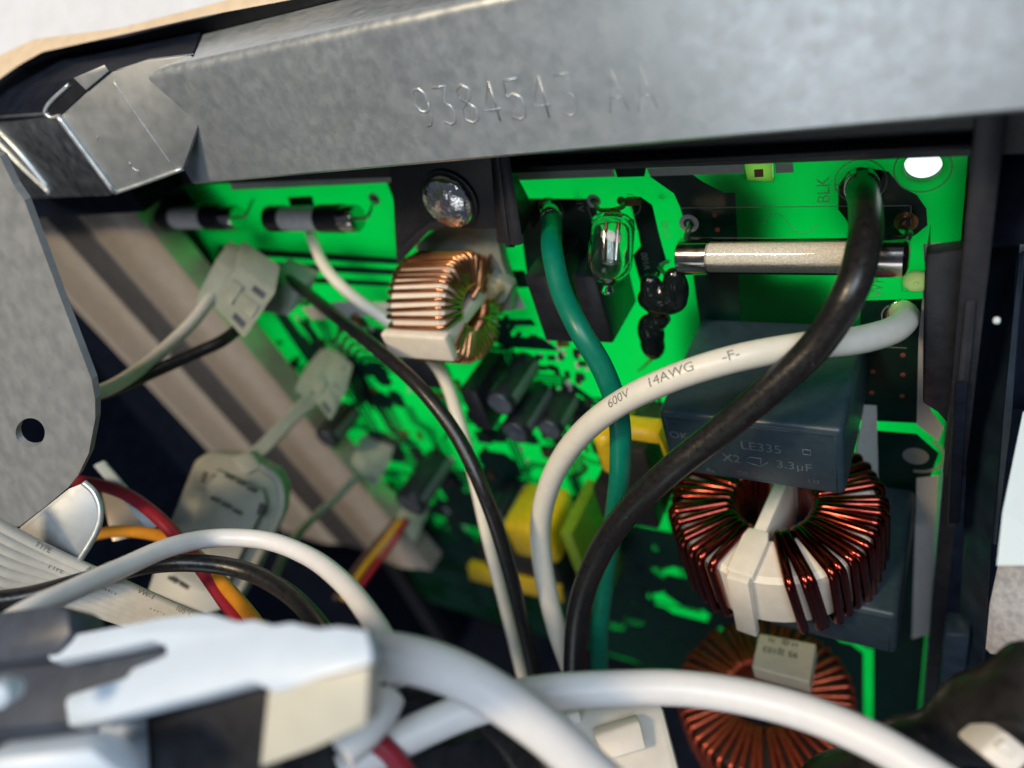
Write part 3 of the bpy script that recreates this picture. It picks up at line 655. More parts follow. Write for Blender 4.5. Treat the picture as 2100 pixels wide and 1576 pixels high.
# ================================================================ PARTS ON THE BOARD
def lead(pts, r, parent, m='solder', name='lead'): return tube(name, pts, r, m, parent, 6, 8)[0]
def cfuse(name, ua, ub, v, h, label, end, r=3.4):
    a, b = B(ua, v, h), B(ub, v-1, h); ax = (b-a); L = ax.length; ax.normalize()
    t = thing(name, label, 'fuse', a, 'black and grey cartridge fuses'); f = lambda s: s*L
    lathe('ceramic_body', a+ax*f(0.16), ax, [(0,3.15),(f(0.58),3.15)], 'ceramic', t)
    lathe('black_sleeve', a, ax, [(0,r),(f(0.17),r),(f(0.175),3.1)], 'black_plastic', t)
    lathe('black_sleeve', a+ax*f(0.60), ax, [(0,3.1),(0.05,r+.1),(f(0.25),r+.1),(f(0.255),3.1)], 'black_plastic', t)
    lathe('end_cap', a+ax*f(0.85), ax, [(0,r-.1),(f(0.13),r-.1),(f(0.148),r-0.4),(f(0.15),0.5)], 'nickel', t)
    e = a+ax*L; lead([e-ax*0.5, e+ax*2.2, e+ax*3.5+UP*0.6, end], 0.42, t)
    return t
cfuse('ceramic_fuse', 338, 488, 447, 5.5, 'grey cartridge fuse with black ends nearest the beige beam', B(520,408,0.2))
cfuse('ceramic_fuse', 556, 734, 449, 5.5, 'grey cartridge fuse with black ends left of the chrome screw', B(768,408,0.2))

gf = thing('glass_fuse', 'large sand-filled glass fuse with nickel caps behind the black wire', 'fuse', B(1620,525,5))
a, b = B(1391,527,7.0), B(1866,527,7.0); ax = (b-a).normalized(); L = (b-a).length
lathe('sand_filling', a+ax*3, ax, [(0,2.85),(L-6,2.85)], 'sand', gf)
lathe('end_cap', a, ax, [(0,2.2),(0.25,3.0),(0.6,3.46),(6.1,3.5),(6.2,3.2)], 'nickel', gf, 36)
lathe('end_cap', b-ax*6.4, ax, [(0,3.2),(0.1,3.5),(5.6,3.46),(6.1,3.0),(6.4,2.1)], 'nickel', gf, 36)
lathe('glass_tube', a+ax*5.5, ax, [(0,3.2),(L-11,3.2)], 'thin_glass', gf, 36)
lead([a+ax*2.0+UP*2.6, a+ax*1.6+UP*3.4-OUT*2, B(1415,462,3), B(1413,458,0.2)], 0.62, gf)
lead([b-ax*1.2+UP*2.2, b-ax*0.4+UP*3.2-OUT*2, B(1850,470,3), B(1856,456,0.2)], 0.62, gf)

# gas discharge tube
gt = thing('gas_tube', 'clear glass gas discharge tube with a sealed tip beside the green wire', 'glass tube', B(1255,440,3))
a, b = B(1257,437,7), B(1245,606,17); ax = (b-a); L = ax.length; ax.normalize()
pr = [(0,0.5),(0.02,2.8),(0.08,4.1),(0.18,4.4),(0.62,4.4),(0.70,4.1),(0.78,3.1),(0.84,1.9),(0.875,0.95),(0.90,0.85),(0.93,1.15),(0.97,1.15),(0.995,0.7),(1.0,0.05)]
lathe('glass_bulb', a, ax, [(t*L, r) for t, r in pr], 'glass', gt, 36, 80)
inn = [(0.07,0.3),(0.10,2.9),(0.19,3.75),(0.60,3.75),(0.70,3.2),(0.78,1.8),(0.82,0.3)]
o = lathe('gas_space', a, ax, [(t*L, r) for t, r in inn], 'glass', gt, 36, 80); o.data.flip_normals()
sx = ax.cross(OUT).normalized()
for s_, m_ in ((-1.3,'solder'),(1.3,'ink')):
    lathe('electrode', a+ax*(0.20*L)+sx*s_, ax, [(0,0.5),(0.38*L,0.5)], m_, gt, 14)
prism('electrode_bridge', [a+ax*(0.26*L)+sx*-2.1+OUT*0.6, a+ax*(0.18*L)+sx*2.1+OUT*0.6, a+ax*(0.27*L)+sx*2.2+OUT*0.6, a+ax*(0.36*L)+sx*-2.0+OUT*0.6], -OUT*1.2, 'nylon_white', gt, 0.3)
lathe('getter', a+ax*(0.60*L)+sx*-0.4, ax, [(0,1.7),(0.3,1.8),(0.5,1.7)], 'solder', gt, 24)
lead([a+ax*(0.22*L)-sx*1.3, a-sx*1.2, B(1228,430,3), B(1219,412,0.2)], 0.45, gt, 'pad_copper'); lead([a+ax*(0.22*L)+sx*1.3, a+sx*1.0, B(1277,425,4), B(1276,412,0.4)], 0.45, gt, 'pad_copper')
lead([B(1272,412,0.8), B(1282,415,1.4), B(1295,416,1.4), B(1306,412,0.6)], 0.75, gt, 'pad_red')

# black block between green wire and tube
rb = thing('black_relay_block', 'black rectangular block behind the green wire', 'component', B(1150,560,0))
boxpx('block_body', (1073,566), (1176,704), 0, 15, 'black_plastic', rb, 0.6)
boxpx('block_body', (1170,566), (1258,706), 0, 15, 'black_plastic', rb, 0.6)

# two epoxy-dipped discs
def blob(name, c, rx, ry, rz, m, parent, seed=0, amp=0.10):
    bm = bmesh.new(); bmesh.ops.create_icosphere(bm, subdivisions=4, radius=1.0); rnd = random.Random(seed)
    ph = [rnd.uniform(0,6) for _ in range(4)]
    for q in bm.verts:
        n = q.co.copy(); k = 1+amp*(math.sin(3*n.x+ph[0])*math.cos(2.5*n.z+ph[1])+0.5*math.sin(5*n.y+ph[2]))
        q.co = (c + Vector((n.x*rx, n.y*ry, n.z*rz))*k)*S
    return link(name, bm_mesh(name, bm, True), m, parent)
d1 = thing('disc_varistor', 'larger glossy black dipped disc just left of the glass fuse', 'component', B(1358,600,2), 'glossy black dipped discs')
def fused(name, blobs, m, parent, voxel=0.28):
    """several rounded lumps flowed into one skin"""
    bm = bmesh.new()
    for c, r in blobs:
        k = bmesh.ops.create_icosphere(bm, subdivisions=3, radius=1.0)['verts']
        for q in k: q.co = (c + Vector((q.co.x*r[0], q.co.y*r[1], q.co.z*r[2])))*S
    me = bpy.data.meshes.new('tmp'); bm.to_mesh(me); bm.free(); o = bpy.data.objects.new('tmp', me); col.objects.link(o)
    rm = o.modifiers.new('r', 'REMESH'); rm.mode = 'VOXEL'; rm.voxel_size = voxel*S; sm = o.modifiers.new('s', 'SMOOTH'); sm.iterations = 14; sm.factor = 0.6
    out = bpy.data.meshes.new_from_object(o.evaluated_get(bpy.context.evaluated_depsgraph_get())); bpy.data.objects.remove(o); out.name = name
    out.polygons.foreach_set('use_smooth', [True]*len(out.polygons)); out.materials.clear()
    return link(name, out, m, parent)
fused('disc_body', [(B(1358,614,9),(5.3,2.8,3.7)), (B(1386,590,9),(2.6,2.3,4.6)), (B(1336,592,9),(2.3,2.2,3.6)), (B(1348,640,9),(2.0,1.9,2.0))], 'epoxy_black', d1)
lead([B(1375,580,9), B(1362,560,5), B(1352,545,2), B(1372,536,0.2)], 0.45, d1); lead([B(1335,580,8), B(1345,560,4)], 0.3, d1)
d2 = thing('disc_varistor', 'smaller glossy black dipped disc below the larger one', 'component', B(1340,690,2), 'glossy black dipped discs')
fused('disc_body', [(B(1335,682,9),(2.9,2.7,4.6)), (B(1338,706,9),(2.7,2.5,4.0)), (B(1350,655,9),(2.2,2.0,2.6))], 'epoxy_black', d2); lead([B(1338,735,7), B(1325,748,4), B(1310,760,0.3)], 0.45, d2)
lead([B(1362,645,9), B(1370,655,8), B(1360,670,8)], 0.6, d2)

# film capacitors
def film_cap(name, label, x0, x1, h1, z0, z1, texts=()):
    t = thing(name, label, 'capacitor', P((x0+x1)/2, 0, z0), 'dark blue box capacitors')
    case = box('capacitor_case', x0, x1, 0.5, h1, z0, z1, 'cap_blue', t, 1.3, 4)
    # slightly raised border round the outer face
    v = [(x0+1.3,z0+1.1),(x1-1.3,z0+1.1),(x1-1.3,z1-1.5),(x0+1.3,z1-1.5)]
    for (a_, b_) in zip(v, v[1:]+v[:1]):
        p_, q_ = P(a_[0],h1+0.02,a_[1]), P(b_[0],h1+0.02,b_[1]); vv, ff = sweep([p_, q_], 0.09, 6); link('case_rim', mesh('case_rim', vv, ff, True), 'cap_blue', case)
    for s_, u, v_, sz in texts: text(s_, B(u, v_, h1+0.05), XA, UP, sz, 'cap_print', case)
    return case
c1 = film_cap('film_capacitor', 'dark blue capacitor marked LE335 and 3.3 microfarad above the ring choke', -19.6, 13.0, 30, -39.6, -22.8,
   (('OK', 1392, 894, 2.6), ('LE335', 1560, 919, 3.0), ('X2', 1500, 941, 2.9), ('3.3\u00b5F', 1628, 957, 2.8), ('DE', 1524, 972, 1.8), ('Ra', 1457, 965, 1.6), ('1 12', 1668, 988, 1.2)))
def cl(px, h): 
    v, f = sweep([B(u, v_, h) for u, v_ in px], 0.10, 6); link('case_mark', mesh('case_mark', v, f, True), 'cap_print', c1)
cl([(1527,944),(1538,938),(1562,941)], 30.05); cl([(1530,948),(1560,957)], 30.05); cl([(1560,941),(1560,957),(1575,949)], 30.05)
cl([(1646,922),(1662,924),(1663,934),(1647,932),(1646,922)], 30.05)
pa, pb = B(1570,1262,34), B(1838,1345,34)
film_cap('film_capacitor', 'dark blue capacitor partly hidden behind the ring choke', pa.x, pb.x, 34, B(1820,1342,34).z, B(1820,1262,34).z)

# toroids
def toroid(name, label, c, axis, xdir, r0, r1, hh, wr, ranges, mw, mcore, jitter=1.2, tilt=3.0, core_ch=1.0, group='wound ring coils', rnd=None):
    t = thing(name, label, 'coil', c, group); M = frame(c, axis, xdir)
    ring_core('ring_core', c, axis, r0, r1, hh, core_ch, mcore, t)
    me = turn_mesh('wire_turn', r0, r1, hh, wr); me.materials.append(MATS[mw]); rnd = rnd or random.Random(5)
    for (a0, a1, n) in ranges:
        for i in range(n):
            a_ = math.radians(a0+(a1-a0)*i/max(n-1,1)+rnd.uniform(-jitter, jitter)); s_ = 1+rnd.uniform(-.01,.015)
            link('wire_turn', me, mw, t, M @ Matrix.Rotation(a_, 4, 'Z') @ Matrix.Rotation(math.radians(tilt+rnd.uniform(-tilt,tilt)*0.5), 4, 'X') @ Matrix.Scale(s_, 4))
    return t, M
# copper coil on the upper left
rc = B(972, 632, 15)
cc = rc - XA*7.6
coil, Mc = toroid('copper_coil', 'bright copper coil on a white former below the chrome screw', cc, XA, UP, 4.8, 11.8, 7.4, 0.46, ((-74,22,15),(29,74,6),(106,254,19)), 'copper', 'nylon', 0.9, 3.0)
box('divider', cc.x-7.4, cc.x+7.6, -cc.y-10.5, -cc.y+12.7, cc.z-1.4, cc.z+1.4, 'nylon', coil, 0.3)
box('divider_end', cc.x-8.2, cc.x+9.6, -cc.y+12.4, -cc.y+14.8, cc.z-3.6, cc.z+3.2, 'nylon', coil, 0.7, 3)
lead([cc+XA*8+UP*2.5, B(985,585,12), B(1000,550,8), B(1006,522,5)], 0.42, coil, 'copper'); lead([cc+XA*8-UP*3, B(1020,645,8), B(1030,630,5)], 0.42, coil, 'copper')
cr = thing('coil_base', 'white plastic base plate between the copper coil and the board', 'base', B(960,560,0))
prism('base_plate', xpx([(850,505),(905,462),(1015,458),(1030,540),(1052,600),(1046,640),(900,640)], 5), Vector((0,3,0)), 'milky', cr, 0.4)
prism('base_wall', xpx([(985,600),(1010,560),(1050,590),(1035,620),(1000,640)], 7), Vector((0,3,0)), 'milky', cr, 0.4)
blob('glue', B(1010,590,7), 3.0, 2.0, 3.2, 'flux', cr, 2, 0.2)

# common-mode choke
ck = A(1592, 1076, 159)
choke, Mk = toroid('ring_choke', 'dark red wound choke on a white ring under the blue capacitor', ck, UP, OUT, 9.2, 19.6, 7.4, 1.0, ((22,154,20),(206,338,20)), 'enamel_red', 'nylon', 2.2, 5.0)
q = Matrix.Rotation(math.radians(-6), 3, 'Z')
def rad(r, s_, z): return ck + q@(OUT*r) + q@(XA*s_) + UP*z
prism('divider', [rad(-20,-1.3,-8), rad(9.8,-1.3,-8), rad(9.8,1.3,-8), rad(-20,1.3,-8)], UP*16.2, 'nylon', choke, 0.4)
prism('divider_end', [rad(8.8,-2.0,7.0), rad(11,-2.6,7.0), rad(19.8,-2.6,7.0), rad(19.8,2.6,7.0), rad(11,2.6,7.0), rad(8.8,2.0,7.0)], UP*1.9, 'nylon', choke, 0.35)
prism('divider_end', [rad(19.4,-2.2,-10.5), rad(21.4,-2.2,-10.5), rad(21.4,2.2,-10.5), rad(19.4,2.2,-10.5)], UP*19, 'nylon', choke, 0.4)
# coil at the bottom
cb = A(1570, 1452, 200)
toroid('fine_wire_coil', 'orange-red wound ring coil at the bottom behind the white cable', cb, UP, OUT, 9.5, 21, 7.5, 0.80, ((0,352.8,50),), 'enamel_orange', 'ferrite', 1.3, 4.0)

bc = thing('box_capacitor', 'small beige box capacitor with black print in front of the bottom coil', 'capacitor', A(1600,1400,172))
f4 = [A(1556,1298,176), A(1674,1320,170), A(1660,1400,163), A(1541,1368,169)]
bb = prism('capacitor_case', f4, Vector((0,0.5,-6.0)), 'beige_cap', bc, 0.5, 3)
nx_ = (f4[1]-f4[0]).normalized(); ny_ = (f4[0]-f4[3]).normalized(); nn = nx_.cross(ny_).normalized()
for s_, u, v_, sz in (('95 2J103', 1600, 1338, 2.2), ('H @   N', 1606, 1318, 1.8)):
    pt = A(u, v_, 160); tt = (f4[0]-CAM).dot(nn)/((pt-CAM).dot(nn)); pt = CAM+(pt-CAM)*tt
    text(s_, pt+nn*0.12*(1 if nn.dot(CAM-pt) > 0 else -1), -nx_, -ny_, sz, 'ink', bc)

# transformers
t1 = thing('transformer', 'yellow taped transformer between the white and green wires', 'transformer', B(1290,930,0), 'yellow taped transformers')
boxpx('ferrite_core', (1216,912), (1352,1040), 0, 17, 'ferrite', t1, 0.6)
prism('yellow_tape', [B(1206,868,17), B(1344,884,17), B(1352,912,17.5), B(1208,890,17.5)], Vector((0,4,0)), 'tape_yellow', t1, 0.3)
prism('yellow_tape', [B(1344,884,17), B(1350,892,17.6), B(1382,968,17.6), B(1372,968,17.0)], Vector((0,5,0)), 'tape_yellow', t1, 0.2)
boxpx('winding', (1207,898), (1272,985), 2, 20, 'tape_yellow', t1, 2.6, 4)
t2 = thing('transformer', 'yellow taped transformer low on the board behind the thin wires', 'transformer', B(1060,1150,0), 'yellow taped transformers')
boxpx('winding', (1022,1075), (1150,1165), 2, 20, 'tape_yellow', t2, 2.5, 3); boxpx('ferrite_core', (975,1120), (1165,1225), 0, 15, 'ferrite', t2, 0.8)
prism('yellow_tape', [B(958,1160,16), B(1150,1205,16), B(1155,1238,16), B(962,1190,16)], Vector((0,3,0)), 'tape_yellow', t2, 0.3)
tag(boxpx('green_bar', (1172,1098), (1212,1255), 2, 22, 'olive', None, 0.5), 'olive green upright bar beside the lower white wire', 'component')
tag(boxpx('brown_block', (1212,1000), (1352,1088), 0, 18, 'ferrite', None, 0.8), 'dark brown block below the upper yellow transformer', 'component')
# electrolytic capacitors and boxes
def elcap(u, v, r, h, label, m='black_plastic'):
    t = thing('electrolytic_capacitor', label, 'capacitor', B(u, v, 0), 'small black can capacitors'); c = B(u, v, 0)
    lathe('can', c+OUT*0.5, OUT, [(0,r*.95),(0.4,r),(h-1,r),(h-.6,r*.96),(h-.3,r),(h,r*.9)], m, t, 24)
    lathe('can_top', c+OUT*(h+0.45), OUT, [(0,r*.82),(0.1,r*.8)], 'steel_dark', t, 24)
    n = 6; vs = []; f = []
    for i in range(n+1):
        an = math.radians(-30+i*8); d = XA*math.cos(an)-UP*math.sin(an); vs += [c+d*(r+.04)+OUT*1, c+d*(r+.04)+OUT*(h-1)]
        if i: f.append((2*i-2,2*i-1,2*i+1,2*i))
    link('polarity_stripe', mesh('polarity_stripe', vs, f, True), 'stripe', t)
    return t
elcap(1082, 742, 4.0, 16, 'black can capacitor below right of the copper coil'); elcap(1110, 800, 4.0, 16, 'black can capacitor lower of the pair right of the thin wires')
elcap(1165, 815, 3.6, 12, 'short black can capacitor left of the bend in the white wire')
elcap(720, 840, 4.2, 14, 'black can capacitor beside the wired white plug'); elcap(905, 940, 5.2, 20, 'thick black can capacitor left of the thin black wire')
elcap(1055, 1000, 4.6, 13, 'black can capacitor between the thin wires and thick white wire')
tag(boxpx('black_component', (940,800), (1010,885), 0, 16, 'black_plastic', None, 0.5), 'tall black box part right below the copper coil', 'component')
tag(boxpx('black_component', (700,760), (742,835), 0, 6, 'black_plastic', None, 0.5), 'flat black box part right of the wired white plug', 'component')
tag(boxpx('black_component', (820,735), (905,800), 0, 6, 'black_plastic', None, 0.5), 'flat black box part crossed by the thin black wire', 'component')

# wired plugs ------------------------------------------------------------------
def solid(name, px, d, ext, m, parent, bevel=0.4): return prism(name, [A(*p) if len(p) == 3 else A(p[0], p[1], d) for p in px], ext, m, parent, bevel)
pg = thing('white_plug', 'milky white two-way plug below the cartridge fuses', 'connector', A(480,620,188), 'milky plugs on the board')
solid('plug_body', [(430,622,187),(487,545,190),(566,600,184),(500,697,181)], 0, Vector((-5,9,2)), 'milky', pg, 0.5)
solid('plug_collar', [(398,620,188),(442,534,192),(478,552,190),(428,628,187)], 0, Vector((-2,8,1)), 'milky', pg, 0.4)
solid('plug_socket', [(545,570,200),(610,600,196),(590,650,194),(535,640,198)], 0, Vector((0,10,0)), 'milky', pg, 0.5)
def bil(q, a, b): return q[0].lerp(q[1], a).lerp(q[3].lerp(q[2], a), b)
def face_bit(name, q, a0, a1, b0, b1, lift, th, m, parent, bev_=0.15):
    n_ = (q[1]-q[0]).cross(q[3]-q[0]).normalized()
    if n_.dot(CAM-q[0]) < 0: n_ = -n_
    return prism(name, [bil(q,a,b)+n_*lift for a, b in ((a0,b0),(a1,b0),(a1,b1),(a0,b1))], -n_*th, m, parent, bev_)
def plug_detail(q, parent):
    face_bit('latch_rib', q, 0.30, 0.70, 0.10, 0.42, 0.9, 1.2, 'milky', parent); face_bit('latch_rib', q, 0.38, 0.62, 0.42, 0.90, 0.5, 0.8, 'milky', parent)
    face_bit('pin_cavity', q, 0.12, 0.24, 0.55, 0.86, 0.10, 0.4, 'slate_plastic', parent, 0); face_bit('pin_cavity', q, 0.76, 0.88, 0.55, 0.86, 0.10, 0.4, 'slate_plastic', parent, 0)
plug_detail([A(430,622,187),A(487,545,190),A(566,600,184),A(500,697,181)], pg)
wire('plug_wire', [A(150,815,150), A(215,800,158), A(290,755,170), A(350,705,178), A(400,655,183), A(428,618,187), A(450,600,192)], 1.55, 'ribbon_white', 'pale wire from the steel plate to the milky plug')
wire('plug_wire', [A(160,815,154), A(215,806,162), A(310,765,172), A(400,725,178), A(455,700,181), A(500,665,188)], 1.5, 'black_wire', 'black wire from the steel plate to the milky plug')
pg2 = thing('white_plug', 'milky white plug with a flat bundle of wires, beside the beam', 'connector', A(655,810,225), 'milky plugs on the board')
solid('plug_body', [(628,800,222),(660,752,228),(712,800,222),(678,868,216)], 0, Vector((-3,9,2)), 'milky', pg2, 0.5)
solid('plug_collar', [(602,800,223),(640,752,229),(662,760,228),(640,830,221)], 0, Vector((-2,8,1)), 'milky', pg2, 0.4)
plug_detail([A(628,800,222),A(660,752,228),A(712,800,222),A(678,868,216)], pg2)
for i in range(4):
    k = i*8
    wire('plug_wire', [A(474+k*0.9,962+k*0.5,212), A(540+k*0.7,905+k*0.4,214), A(600+k*0.5,842+k*0.6,218), A(640+k*0.5,806+k*0.8,222)], 0.85, 'milky',
         ['first','second','third','last'][i]+' pale wire of the bundle into the plug beside the beam, counted from the left', 'wire', 'wires of the flat bundle')
pg3 = thing('white_plug', 'milky white plug on a thin pale cord, lower on the board', 'connector', A(755,960,255), 'milky plugs on the board')
solid('plug_body', [(718,950,252),(752,912,258),(800,950,252),(770,1005,246)], 0, Vector((-2,9,2)), 'milky', pg3, 0.5)
plug_detail([A(718,950,252),A(752,912,258),A(800,950,252),A(770,1005,246)], pg3)
wire('plug_wire', [A(560,1190,215), A(590,1125,222), A(630,1075,230), A(690,1020,240), A(735,975,248)], 1.3, 'milky', 'thin pale cord hanging from the lower milky plug')
pg4 = thing('white_plug', 'milky plug with yellow, brown and red wires near the end of the beam', 'connector', A(840,1060,275), 'milky plugs on the board')
solid('plug_body', [(800,1050,272),(835,1005,278),(880,1050,272),(850,1120,266)], 0, Vector((-2,9,2)), 'milky', pg4, 0.5)
for m_, dx_, lb in (('brown_wire',-14,'thin brown wire into the lowest milky plug'), ('yellow_wire',2,'thin yellow wire into the lowest milky plug'), ('red_wire',22,'thin dark red wire into the lowest milky plug')):
    wire('plug_wire', [A(700+dx_,1230,250), A(745+dx_,1165,258), A(780+dx_,1120,264), A(822+dx_*0.6,1065,270)], 1.0, m_, lb)
hs = thing('plug_housing', 'large pale plug housing with dark slots lying across the beam', 'connector', A(450,1080,195))
hb = solid('housing_body', [(398,945,196),(425,928,197),(500,935,198),(560,965,197),(578,1000,195),(574,1050,192),(520,1170,184),(478,1245,180),(420,1262,179),(300,1215,182),(340,1090,188)], 0, VIEW*9, 'housing', hs, 0.9)
solid('housing_panel', [(440,962,194),(538,1006,190.5),(545,1030,189.5),(452,1226,177.5),(345,1190,179),(350,1165,180)], 0, VIEW*2.5, 'housing', hs, 0.5)
tube('housing_rib', poly([(535,958,192.5),(570,986,190.5),(578,1040,188),(543,1120,183),(494,1210,177),(466,1250,175.5)]), 1.0, 'housing', hs, 8, 10)
def slot(px, d): solid('slot', px, d-2.6, VIEW*0.8, 'ink', hb, 0)
for (u, v_) in ((462,972),(485,984),(507,997)): slot([(u,v_),(u+18,v_+8),(u+16,v_+14),(u-2,v_+6)], 192.0-(v_-970)*0.04)
for (u, v_) in ((432,1018),(455,1030),(477,1043)): slot([(u,v_),(u+18,v_+8),(u+16,v_+14),(u-2,v_+6)], 189.8-(v_-1020)*0.04)
for (u, v_) in ((345,1182),(368,1194)): slot([(u,v_),(u+18,v_+10),(u+16,v_+16),(u-2,v_+6)], 180.5)
slot([(417,968),(425,972),(416,992),(408,988)], 193.5); slot([(532,1032),(542,1036),(534,1058),(525,1054)], 188.0)
solid('cord_grip', [(470,938,196),(512,925,198),(540,960,196),(500,975,194)], 0, VIEW*6, 'housing', hs, 0.8)

# ================================================================ WIRES
wire('black_cable', [B(1768,372,-1), B(1768,392,6), A(1775,430,114), A(1772,500,108), A(1745,595,106), A(1678,704,110), A(1594,786,114), A(1482,880,120), A(1372,968,126), A(1287,1050,134), A(1226,1142,144), A(1188,1250,153), A(1178,1400,160), A(1180,1500,164)], 2.45, 'black_wire',
     'thick black wire from the top right pad across the blue capacitor', 'wire')
wire('white_cable', [B(1850,640,2), A(1856,655,126), A(1830,678,121), A(1760,698,118), A(1650,710,117), A(1500,738,117), A(1370,780,121), A(1260,835,128), A(1175,910,139), A(1125,1000,151), A(1108,1090,160), A(1118,1190,164), A(1145,1300,165), A(1185,1410,165), A(1210,1500,166)], 2.25, 'white_wire',
     'thick white wire marked 14AWG curving below the glass fuse', 'wire', texts=((0.345,'14AWG',2.3,{'phi':-0.35,'flip':True}),(0.288,'-F-',2.3,{'phi':-0.3,'flip':True}),(0.405,'600V',2.2,{'phi':-0.4,'flip':True})) )
wire('green_cable', [B(1128,430,0.5), B(1132,452,4), A(1133,520,140), A(1152,600,136), A(1190,680,132), A(1235,755,133), A(1268,850,137), A(1272,950,141), A(1258,1080,153), A(1240,1200,165), A(1230,1300,170), A(1232,1400,172), A(1240,1480,174)], 2.05, 'green_wire',
     'green wire running down between the copper coil and the thick white wire')
wire('thin_black_wire', [A(425,490,235), A(450,512,228), A(520,530,215), A(600,580,200), A(690,650,178), A(790,730,160), A(870,805,152), A(940,900,149), A(1000,1030,148), A(1045,1170,155), A(1075,1290,165), A(1100,1400,172), A(1120,1480,176)], 1.55, 'black_wire',
     'thin black wire passing diagonally in front of the copper coil base')
wire('thin_white_wire', [B(636,470,2), A(645,500,190), A(668,550,186), A(720,605,182), A(790,655,180), A(850,700,180), A(905,765,178), A(940,860,172), A(968,960,170), A(1000,1100,170), A(1035,1240,175), A(1075,1400,180), A(1095,1480,182)], 1.5, 'white_wire',
     'thin white wire running beside the thin black wire behind the copper coil')
# terminals where the thick wires meet the board
def crimp(name, u, v, h, r, ax_px, label, strands=True):
    t = thing(name, label, 'terminal', B(u, v, 0), 'crimped board terminals'); c = B(u, v, 0.3); d = (ax_px - c).normalized()
    for s_ in (-1, 1):
        side = d.cross(OUT).normalized() if abs(d.dot(OUT)) < 0.95 else XA
        vs = []; f = []; n = 9
        up = side.cross(d).normalized()
        for i in range(n):
            an = math.radians(-70+i*17) ; o_ = (side*s_*math.cos(an)+up*math.sin(an))
            vs += [c+d*0.6+o_*r, c+d*4.2+o_*r, c+d*4.2+o_*(r+.3), c+d*0.6+o_*(r+.3)]
            if i:
                a_, b_ = 4*i-4, 4*i
                f += [(a_,a_+1,b_+1,b_),(a_+1,a_+2,b_+2,b_+1),(a_+2,a_+3,b_+3,b_+2),(a_+3,a_,b_,b_+3)]
        f += [(0,1,2,3),(4*n-4,4*n-1,4*n-2,4*n-3)]
        link('crimp_wing', mesh('crimp_wing', vs, f, True), 'nickel', t)
    if strands:
        for i in range(7):
            an = i*0.9; o_ = (XA*math.cos(an)+UP*math.sin(an))*0.7; lead([c-OUT*0.2+o_*1.3, c+d*1.5+o_, c+d*3+o_], 0.22, t, 'pad_copper', 'strand')
    return t
crimp('crimp_terminal', 1128, 428, 0, 2.0, B(1132,456,5), 'crimped metal terminal at the top end of the green wire')
crimp('crimp_terminal', 1767, 374, 0, 2.5, B(1768,394,6.5), 'crimped metal terminal at the top end of the thick black wire', False)
crimp('crimp_terminal', 1850, 640, 0, 2.3, A(1852,662,124), 'crimped metal terminal at the right end of the thick white wire', False)

# left-hand wires
wire('red_wire', [A(120,985,170), A(175,990,165), A(250,1010,158), A(320,1058,150), A(370,1110,146), A(420,1175,140), A(480,1260,132), A(530,1330,126)], 1.35, 'red_wire', 'dark red wire curving from the steel plate under the white arch')
wire('orange_wire', [A(190,1098,165), A(240,1090,162), A(320,1098,156), A(390,1130,148), A(450,1190,138), A(515,1265,128), A(560,1330,122)], 1.3, 'orange_wire', 'orange wire below the dark red one at the left')
tag(solid('pale_strip', [(190,955,175),(212,945,176),(325,1080,165),(300,1085,165)], 0, VIEW*1.0, 'block_white', None, 0.3), 'pale blue-white strip behind the red wire at the left', 'strip')
tag(solid('tan_sheet', [(205,1000,180),(270,1010,182),(320,1090,176),(230,1110,174)], 0, VIEW*1.0, 'beige_metal', None, 0.2), 'small tan sheet behind the red wire', 'sheet')
rib = thing('ribbon_cable', 'flat pale ribbon cable crossing the lower left corner', 'cable', A(200,1180,125))
for i in range(7):
    k = i*25.0
    pts = [A(-60,1052+k*0.86-12,118), A(0,1086+k*0.9-8,120), A(110,1138+k*0.62-2,124), A(230,1190+k*0.50,127), A(340,1240+k*0.42,128), A(440,1285+k*0.36,128), A(520,1330+k*0.3,128)]
    o, path = tube('conductor', pts, 1.0, 'ribbon_white', rib, 8, 12)
    if i in (0,2):
        for at, s_ in ((0.24,'TYPE'),(0.42,'AWM'),(0.60,'VW-1'),(0.74,'105\u00b0C')): wire_text(path, 1.0, at+0.02*i, s_, 1.25, o, 'wire_ink', 0.15)
wire('arch_wire', [A(-20,1300,98), A(60,1252,102), A(150,1210,108), A(250,1165,116), A(350,1122,124), A(440,1104,130), A(540,1108,130), A(630,1140,124), A(700,1192,115), A(750,1252,107), A(790,1320,100), A(820,1400,96)], 1.62, 'white_wire_cool', 'white wire arching over the pale plug housing')
wire('arch_wire', [A(-30,1235,118), A(60,1222,120), A(180,1190,122), A(300,1160,126), A(400,1155,128), A(500,1170,127), A(580,1210,122), A(640,1265,116), A(690,1340,110), A(720,1400,106)], 1.55, 'black_wire', 'black wire arching just under the white arch')
# front wires
wire('front_cable', [A(690,1345,86), A(780,1345,86), A(870,1360,87), A(960,1395,88), A(1050,1450,88), A(1130,1510,88), A(1230,1600,88), A(1330,1690,88)], 2.75, 'white_wire_cool', 'blurred fat white cable leaving the white terminal block to the right')
wire('front_cable', [A(700,1590,92), A(780,1540,94), A(870,1494,96), A(980,1450,98), A(1100,1424,100), A(1250,1412,101), A(1400,1412,101), A(1540,1432,99), A(1670,1468,96), A(1800,1525,92), A(1900,1585,89), A(2010,1660,86)], 2.35, 'white_wire_cool', 'long white cable sweeping across the bottom of the picture')
wire('cut_wire', [A(700,1545,84), A(750,1500,86), A(780,1465,88), A(798,1430,90)], 2.0, 'white_wire_cool', 'short cut end of white wire below the terminal block')
wire('front_red_wire', [A(770,1520,92), A(800,1545,92), A(850,1610,92)], 1.3, 'red_wire', 'red wire end at the bottom edge under the white cable')
wire('front_yellow_wire', [A(820,1580,120), A(880,1565,122), A(940,1545,126), A(975,1550,130)], 1.0, 'orange_wire', 'thin yellow wire at the bottom edge under the white cable')
